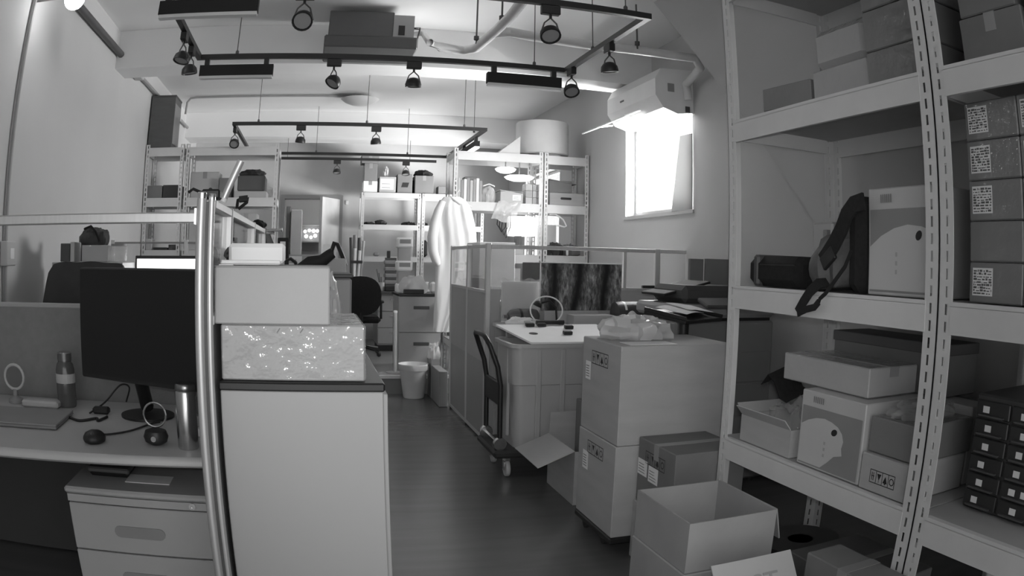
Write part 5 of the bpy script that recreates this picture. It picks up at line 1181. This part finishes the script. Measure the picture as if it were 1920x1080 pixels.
for k, (x0, x1, z, h, m_) in enumerate(((1.7, 2.2, LZ[1]+e, .3, CARDL), (2.5, 2.85, LZ[1]+e, .34, LGREY), (1.5, 1.9, LZ[2]+e, .1, PAPER))):
    carton(('pale carton on the waist-high shelf behind the cubicle', 'light carton on the waist-high shelf of the corner rack', 'white flat carton under the hanging cables')[k], (x0, 7.86, z), (x1, 8.15, z+h), m_, tape='side')
# ================================================================== white coverall on the rack post
CL = bpy.data.materials.new('white_cloth'); CL.use_nodes = True; b_ = CL.node_tree.nodes['Principled BSDF']; b_.inputs['Base Color'].default_value = (.74, .74, .74, 1); b_.inputs['Roughness'].default_value = .75
CY = 7.70
t = thing('coverall', 'white hooded coverall hanging from the rack post', 'coverall', (1.42, CY, .7))
out = [(369, 832, 862), (376, 826, 874), (386, 820, 881), (400, 818, 886), (420, 817, 890), (440, 816, 893), (456, 816, 894), (480, 817, 893), (520, 816, 888), (560, 815, 880), (590, 813, 872), (622, 813, 850)]
NJ = 26; F = []; Bk = []
for i, (y, xa, xb) in enumerate(out):
    rf = []; rb = []
    for j in range(NJ+1):
        u = j/NJ; px = xa+(xb-xa)*u; p = aty(px, y, CY)
        d = .055*math.sin(math.pi*u)**.6*(1 if i > 0 else .4); w_ = .007*math.sin(u*27+i*.55+2*math.sin(i*.7))+.008*math.sin(u*13+1.3-i*.45)+.005*math.sin(u*41+i*1.9)
        rf.append(Vector((p.x, CY-d+w_*min(1, i/3), p.z))); rb.append(Vector((p.x, CY+d*.5, p.z)))
    F.append(rf); Bk.append(rb)
mk('front', MB().sheet(F), CL, t, True); mk('back', MB().sheet([r_[::-1] for r_ in Bk]), CL, t, True)
sl = [((830, 377), .045), ((822, 395), .06), ((815, 420), .07), ((811, 445), .075), ((812, 470), .07), ((818, 490), .06), ((822, 497), .035)]
mk('sleeve', MB().tube([aty(px, py, CY-.05) for (px, py), r_ in sl], [r_*.72 for _, r_ in sl], 14), CL, t, True)
mk('collar', MB().tube([aty(843, 368, CY), aty(852, 375, CY-.05), aty(862, 381, CY-.05), aty(872, 382, CY)], .016, 8), CL, t, True)
h = mk('hanger', MB().tube([aty(828, 384, CY), aty(856, 372, CY), aty(884, 388, CY)], .008, 7), WHITE, t, True)
hk = aty(857, 372, CY)
mk('hook', MB().tube([hk, hk + Vector((0, 0, .06)), hk + Vector((.03, .03, .09)), hk + Vector((.045, .075, .08))], .004, 6), WHITE, h, True)
# ================================================================== far shelving contents
Z = FL[4]+e
YF = FYF+.02
def fx(px, Y=FYF): return aty(px, 360, Y).x
def fz(py, px=720): return aty(px, py, FYF).z
sp_ = [('white printed carton at the bottom of the pile on the far shelving', 681, 707, None, 339, PAPER), ('dark taped carton in the middle of the pile on the far shelving', 682, 706, 339, 306, CARDFD), ('dark wide carton topping the pile on the far shelving', 676, 709, 306, 290, CARDD)]
zz = Z
for lab, a_, b__, yb_, yt_, m_ in sp_:
    zt = fz(yt_, 694); carton(lab, (fx(a_), YF, zz), (fx(b__), YF+.3, zt), m_, tape='side'); zz = zt+.002
t = carton('carton with a big white label on the far shelving top', (fx(711), YF, Z), (fx(742), YF+.3, fz(331)), CARD, tape=None); sticker(t, (fx(713), YF, fz(355)), (1, 0, 0), (0, 0, 1), fx(738)-fx(713), fz(335)-fz(355), 2)
tag(mk('white_figure', blob((fx(723), YF+.1, fz(331)+.002), (.045, .045, .1), 91, .3), LGREY, None, True), 'small crumpled white bag on the labelled carton', 'bag')
t = carton('dark carton with a black emblem on the far shelving top', (fx(745), YF, Z), (fx(773), YF+.3, fz(325)), CARDD, tape=None)
m = MB(); ex0, ex1, ez0, ez1 = fx(752), fx(767), fz(350), fz(341)
m.quad((ex0, YF-.001, ez0), (ex1-.02, YF-.001, ez0), (ex1, YF-.001, ez1), (ex0+.02, YF-.001, ez1)); mk('emblem', m, INK, t)
t = carton('open dark carton with black cloth on the far shelving top', (fx(778), YF, Z), (fx(813), YF+.3, fz(327)), CARDD, tape='side')
mk('cloth', blob((fx(795), YF+.15, fz(327)), (.13, .12, .06), 92, .2), BFAB, t, True)
mk('handle_bag', MB().box((fx(774.5), YF+.08, Z), (fx(778)-.003, YF+.25, fz(335)), .01), BFAB, t)
carton('little dark carton at the end of the far shelving top', (fx(822), YF, Z), (fx(838), YF+.2, fz(346)), CARDD, tape=None)
Z = FL[3]+e
for k, (a_, b__, h, sd) in enumerate(((684, 705, .025, 1), (707, 726, .045, 2), (756, 783, .03, 3), (788, 806, .03, 4))):
    tag(mk('black_cable_heap', blob(((fx(a_)+fx(b__))/2, YF+.1, Z), ((fx(b__)-fx(a_))/2, .06, h), 100+sd, .25), BLACK, None, True), ('small flat heap of black cable at the shelf post', 'larger heap of black cable beside the small one', 'flat heap of black cable by the shelving joint', 'black cable heap on the shelf behind the coverall')[k], 'cable')
simple('dark_jug', 'tall dark jug on the shelf behind the coverall', 'jug', (fx(797), YF+.05, FL[2]+e), (fx(806), YF+.2, fz(450, 800)), BLACK, .03)
simple('dark_carton_low', 'dark carton beside the tall jug on the shelf', 'box', (fx(790), YF+.05, FL[2]+e), (fx(796), YF+.2, fz(468, 793)), CARDD, .003)
simple('small_dark_pot', 'small grey pot on the middle far shelf', 'pot', (fx(705), YF+.1, FL[2]+e), (fx(716), YF+.2, fz(473, 710)), GREY, .02)
# ================================================================== far desk and its clutter
DT = PZ+.775
t = thing('workbench_desk', 'long white desk with drawers along the far shelving', 'desk', (.5, 10.1, PZ))
mk('desk_top', MB().box((-.25, 9.72, DT-.03), (1.35, 10.55, DT), .004), mat('dark_desktop', .08, .5), t)
mk('drawer_unit', MB().box((.86, 9.8, PZ+.08), (1.33, 10.5, DT-.031)), CABW, t)
for k in range(3):
    z0 = PZ+.1+.21*k; d = mk('drawer', MB().box((.865, 9.785, z0), (1.325, 9.8, z0+.2), .003), CABW, t); mk('handle', MB().box((1.02, 9.777, z0+.14), (1.17, 9.785, z0+.155)), STEEL, d)
mk('leg', MB().box((-.22, 9.78, PZ), (-.17, 9.83, DT-.03)), CABG, t); mk('leg', MB().box((-.22, 10.45, PZ), (-.17, 10.5, DT-.03)), CABG, t); mk('plinth', MB().box((.88, 9.85, PZ), (1.31, 10.45, PZ+.08)), BLACK, t)
def dx(px, Y=9.9): return aty(px, 520, Y).x
def dz(py, px=700, Y=9.9): return aty(px, py, Y).z
t = thing('roll_bundle', 'bundle of dark tubes and white papers standing on the far desk', 'rolls', (dx(666), 9.95, DT))
for k, (px, yt, m_, r_) in enumerate(((660, 446, DGREY, .022), (666, 441, GREY, .025), (673, 446, DGREY, .024), (663, 466, PAPER, .02), (671, 470, PAPER, .02), (676, 452, LGREY, .018))):
    mk('roll', MB().tube([(dx(px), 9.9+.035*(k % 3), DT+.001), (dx(px)+.012*(k-2), 9.9+.035*(k % 3), dz(yt))], r_, 10), m_, t, True)
mk('strap', MB().box((dx(656), 9.87, dz(494)), (dx(679), 10.02, dz(489)), .004), BLACK, t)
t = thing('grey_tray_tower', 'tower of grey stacking trays on the far desk', 'tray tower', (dx(733), 9.9, DT))
for k in range(5):
    z0 = DT+.002+.085*k; mk('tray', MB().box((dx(721), 9.83, z0), (dx(744), 10.05, z0+.05), .008), GREY, t); mk('spacer', MB().box((dx(723), 9.84, z0+.05), (dx(742), 10.04, z0+.085)), DGREY, t)
mk('phone_holder', MB().box((dx(724), 9.86, DT+.427), (dx(731), 9.88, dz(470)), .006), BLACK, t)
t = thing('pen_cup', 'cup of pens beside the grey tray tower', 'cup', (dx(714), 9.82, DT))
mk('cup', MB().lathe([(.035, 0), (.042, .11), (.038, .11), (.034, .01)], (dx(714), 9.82, DT+.001), 16), LGREY, t, True)
for k in range(3): mk('pen', MB().tube([(dx(714)-.01+.01*k, 9.82, DT+.02), (dx(705)+.03*k, 9.82, DT+.28-.05*k)], .006, 6), DGREY, t)
simple('black_keyboard', 'black keyboard pad on the far desk behind the chair', 'keyboard', (dx(680), 9.8, DT+.001), (dx(703), 9.95, DT+.03), BLACK, .006)
simple('dark_toolbox', 'dark low box on the far desk beside the pen cup', 'box', (dx(720), 9.74, DT+.001), (dx(744), 9.82, DT+.07), BLACK, .01)
# filing cabinet
t = thing('filing_cabinet', 'grey two-drawer filing cabinet with a dark top beside the coverall', 'cabinet', (1.19, 8.35, PZ))
c0, c1, fyy = .94, 1.40, 8.1
mk('body', MB().box((c0, fyy+.02, PZ+.002), (c1, 8.68, .985)), CABG, t)
mk('top_plate', MB().box((c0-.012, fyy-.01, .985), (c1+.01, 8.7, 1.012), .004), BLACK, t)
for z0, z1 in ((.21, .595), (.602, .982)):
    d = mk('drawer', MB().box((c0+.004, fyy, z0), (c1-.004, fyy+.02, z1), .003), CABG, t)
    mk('handle', MB().box((1.1, fyy-.006, z1-.135), (1.27, fyy, z1-.1), .002), DGREY, d)
CT = 1.0135
t = thing('white_tray_tower', 'tower of white parts trays on the filing cabinet', 'tray tower', (1.01, 8.3, CT))
for z0, h in ((CT, .1), (1.25, .11), (1.5, .11)):
    tr = mk('tray', MB().box((.925, 8.2, z0), (1.095, 8.4, z0+h), .015), TWH, t, True)
    mk('opening', MB().box((.95, 8.197, z0+.045), (1.07, 8.201, z0+h-.02)), GREY, tr)
for z0, z1 in ((CT+.1, 1.25), (1.36, 1.5)): mk('column', MB().box((.945, 8.22, z0), (1.075, 8.38, z1)), mat('tower_grey', .45, .5), t)
tag(mk('crumpled_wrap', blob((1.1, 8.155, CT), (.15, .028, .12), 111, .2), BAGP, None, True), 'crumpled milky wrap in front of the white tray tower', 'plastic wrap')
simple('black_tray_low', 'low black tray on the front of the filing cabinet', 'tray', (.99, 8.095, CT), (1.21, 8.125, CT+.045), BLACK, .004)
t = thing('white_bowl', 'white bowl resting at the back of the filing cabinet', 'bowl', (1.22, 8.4, CT))
mk('bowl', MB().lathe([(.05, 0), (.085, .05), (.095, .11), (.088, .11), (.06, .02)], (1.21, 8.42, CT), 22), WHITE, t, True)
mk('rim', MB().lathe([(.094, .108), (.1, .112), (.094, .118)], (1.21, 8.42, CT), 22, cap=False), WHITE, t, True)
simple('white_pot', 'small white pot with two dark spots beside the bowl', 'pot', (1.31, 8.3, CT), (1.375, 8.37, CT+.12), WHITE, .02)
# slim pole stand on the raised floor
t = thing('pole_stand', 'slim pale pole stand beside the filing cabinet', 'stand', (.86, 7.95, PZ))
pxx = aty(741, 640, 7.95).x
mk('pole', MB().tube([(pxx, 7.95, PZ+.012), (pxx, 7.95, .82)], .02, 10), LGREY, t, True)
mk('foot', MB().lathe([(.08, 0), (.08, .008), (.03, .014)], (pxx-.02, 7.95, PZ), 18), GREY, t, True)
mk('cap', MB().lathe([(.023, .82), (.023, .84), (.01, .845)], (pxx, 7.95, 0), 10), WHITE, t, True)
# office chair, its back towards the room
t = thing('office_chair', 'black office chair with a rounded backrest at the far desk', 'chair', (.63, 9.42, PZ))
m = MB(); n = 28; bx, bz = .60, .93; hw, hh = .255, .235
ell = [(bx+hw*math.copysign(abs(math.cos(q))**.8, math.cos(q)), bz+hh*math.copysign(abs(math.sin(q))**.85, math.sin(q))) for q in [2*math.pi*k/n for k in range(n)]]
vs = [(x, 9.17+.03*((x-bx)/hw)**2, z) for x, z in ell] + [(x, 9.25+.03*((x-bx)/hw)**2, z) for x, z in ell] + [(bx, 9.15, bz), (bx, 9.27, bz)]
fs = [[k, n+k, n+(k+1) % n, (k+1) % n] for k in range(n)] + [[k, (k+1) % n, 2*n] for k in range(n)] + [[n+(k+1) % n, n+k, 2*n+1] for k in range(n)]
mk('backrest', m.add(vs, fs), BFAB, t, True)
mk('back_support', MB().tube([(bx, 9.2, .85), (bx, 9.2, .62), (bx, 9.3, .6)], .035, 8), BLACK, t, True)
mk('seat', MB().box((bx-.25, 9.2, .6), (bx+.25, 9.68, .68), .03), BFAB, t, True)
mk('gas_column', MB().tube([(bx, 9.42, PZ+.1), (bx, 9.42, .6)], .035, 10), BLACK, t, True)
for s in (-1, 1):
    a_ = mk('armrest', MB().box((bx+s*.27-.025, 9.25, .84), (bx+s*.27+.025, 9.5, .87), .01), BLACK, t); mk('arm_post', MB().tube([(bx+s*.27, 9.4, .64), (bx+s*.27, 9.4, .84)], .015, 8), BLACK, a_)
for k in range(5):
    q = 2*math.pi*k/5+.6; ex, ey = bx+.29*math.cos(q), 9.42+.29*math.sin(q)
    l = mk('base_arm', MB().tube([(bx, 9.42, PZ+.12), (ex, ey, PZ+.075)], [.028, .018], 8), BLACK, t, True)
    mk('caster', MB().lathe([(.026, -.014), (.03, 0), (.026, .014)], (ex, ey, PZ+.0305), 12, axis=(math.cos(q+1.2), math.sin(q+1.2), 0)), RUB, l, True)
# ================================================================== bins at the step
t = thing('waste_bin', 'grey round waste bin standing at the step', 'bin', (1.02, 7.53, 0))
prof = [(.1, .001), (.105, .006), (.145, .325), (.15, .33), (.152, .345), (.144, .345), (.138, .32), (.1, .015)]
mk('bin_body', MB().lathe(prof, (1.025, 7.53, 0), 30), mat('bin_grey', .78, .45), t, True)
mk('liner_fold', MB().lathe([(.153, .335), (.155, .31), (.15, .285), (.147, .285), (.149, .31), (.151, .335)], (1.025, 7.53, 0), 30, cap=False), BAGP, t, True)
t = open_box('grey carton with a white plastic liner beside the waste bin', (1.19, 7.44, .002), (1.275, 7.69, .40), mat('carton_grey', .24, .7), [], .005, name='lined_carton')
for o in list(t.children): bpy.data.objects.remove(o)
mk('body', MB().box((1.19, 7.44, .002), (1.278, 7.69, .40), .004), mat('carton_grey', .24, .7), t)
mk('body_side', MB().box((1.195, 7.0, .002), (1.278, 7.438, .34), .004), mat('carton_grey', .24, .7), t)
mk('liner', blob((1.235, 7.56, .39), (.06, .12, .1), 121, .25), BAGP, t, True)
# ================================================================== beyond the doorway
simple('tall_white_cabinet', 'tall white cabinet seen through the doorway', 'cabinet', (aty(545, 420, 12.8).x, 12.8, PZ+.002), (aty(566, 420, 12.8).x, 13.4, aty(555, 393, 12.8).z), WHITE, .01)
simple('dark_column_unit', 'dark tall unit beside the white cabinet beyond the doorway', 'cabinet', (aty(536, 420, 12.9).x, 13.0, PZ+.002), (aty(544, 420, 12.9).x, 13.4, aty(555, 386, 12.9).z), GREY, .01)
t = thing('display_shelf', 'shelf with bright glowing lamps on the wall beyond the doorway', 'shelf', (aty(583, 430, 13.9).x, 14.0, 1.6))
s0, s1 = aty(567, 420, 13.9), aty(600, 420, 13.9)
mk('board', MB().box((s0.x, 13.9, s0.z-.02), (s1.x, 14.198, s0.z+.02)), LGREY, t)
mk('back_plate', MB().box((s0.x, 14.15, aty(580, 470, 13.9).z), (s1.x, 14.198, s0.z-.02)), GREY, t)
mk('board', MB().box((s0.x, 13.9, aty(580, 453, 13.9).z-.02), (s1.x, 14.15, aty(580, 453, 13.9).z)), GREY, t)
for k, (px, py, r_) in enumerate(((572, 434, .03), (580, 432, .03), (588, 433, .035), (595, 433, .03), (574, 443, .035), (583, 445, .03), (591, 442, .035))):
    p = aty(px, py, 14.0); mk('lit_bulb', MB().lathe([(.001, -r_), (r_*.8, -r_*.6), (r_, 0), (r_*.8, r_*.6), (.001, r_)], p, 10), STRIP, t, True)
hl = bpy.data.lights.new('hall_fill', 'POINT'); hl.energy = 22; hl.shadow_soft_size = .12  # added fill to lift the dark room beyond the doorway, no fixture
ho = bpy.data.objects.new('hall_fill', hl); col.objects.link(ho); ho.location = (.6, 12.6, 2.9)
simple('wall_switch', 'small wall switch beside the open door', 'switch', (aty(648, 380, YB).x, YB-.015, aty(650, 384, YB).z), (aty(653, 380, YB).x, YB-.001, aty(650, 376, YB).z), WHITE, .003)
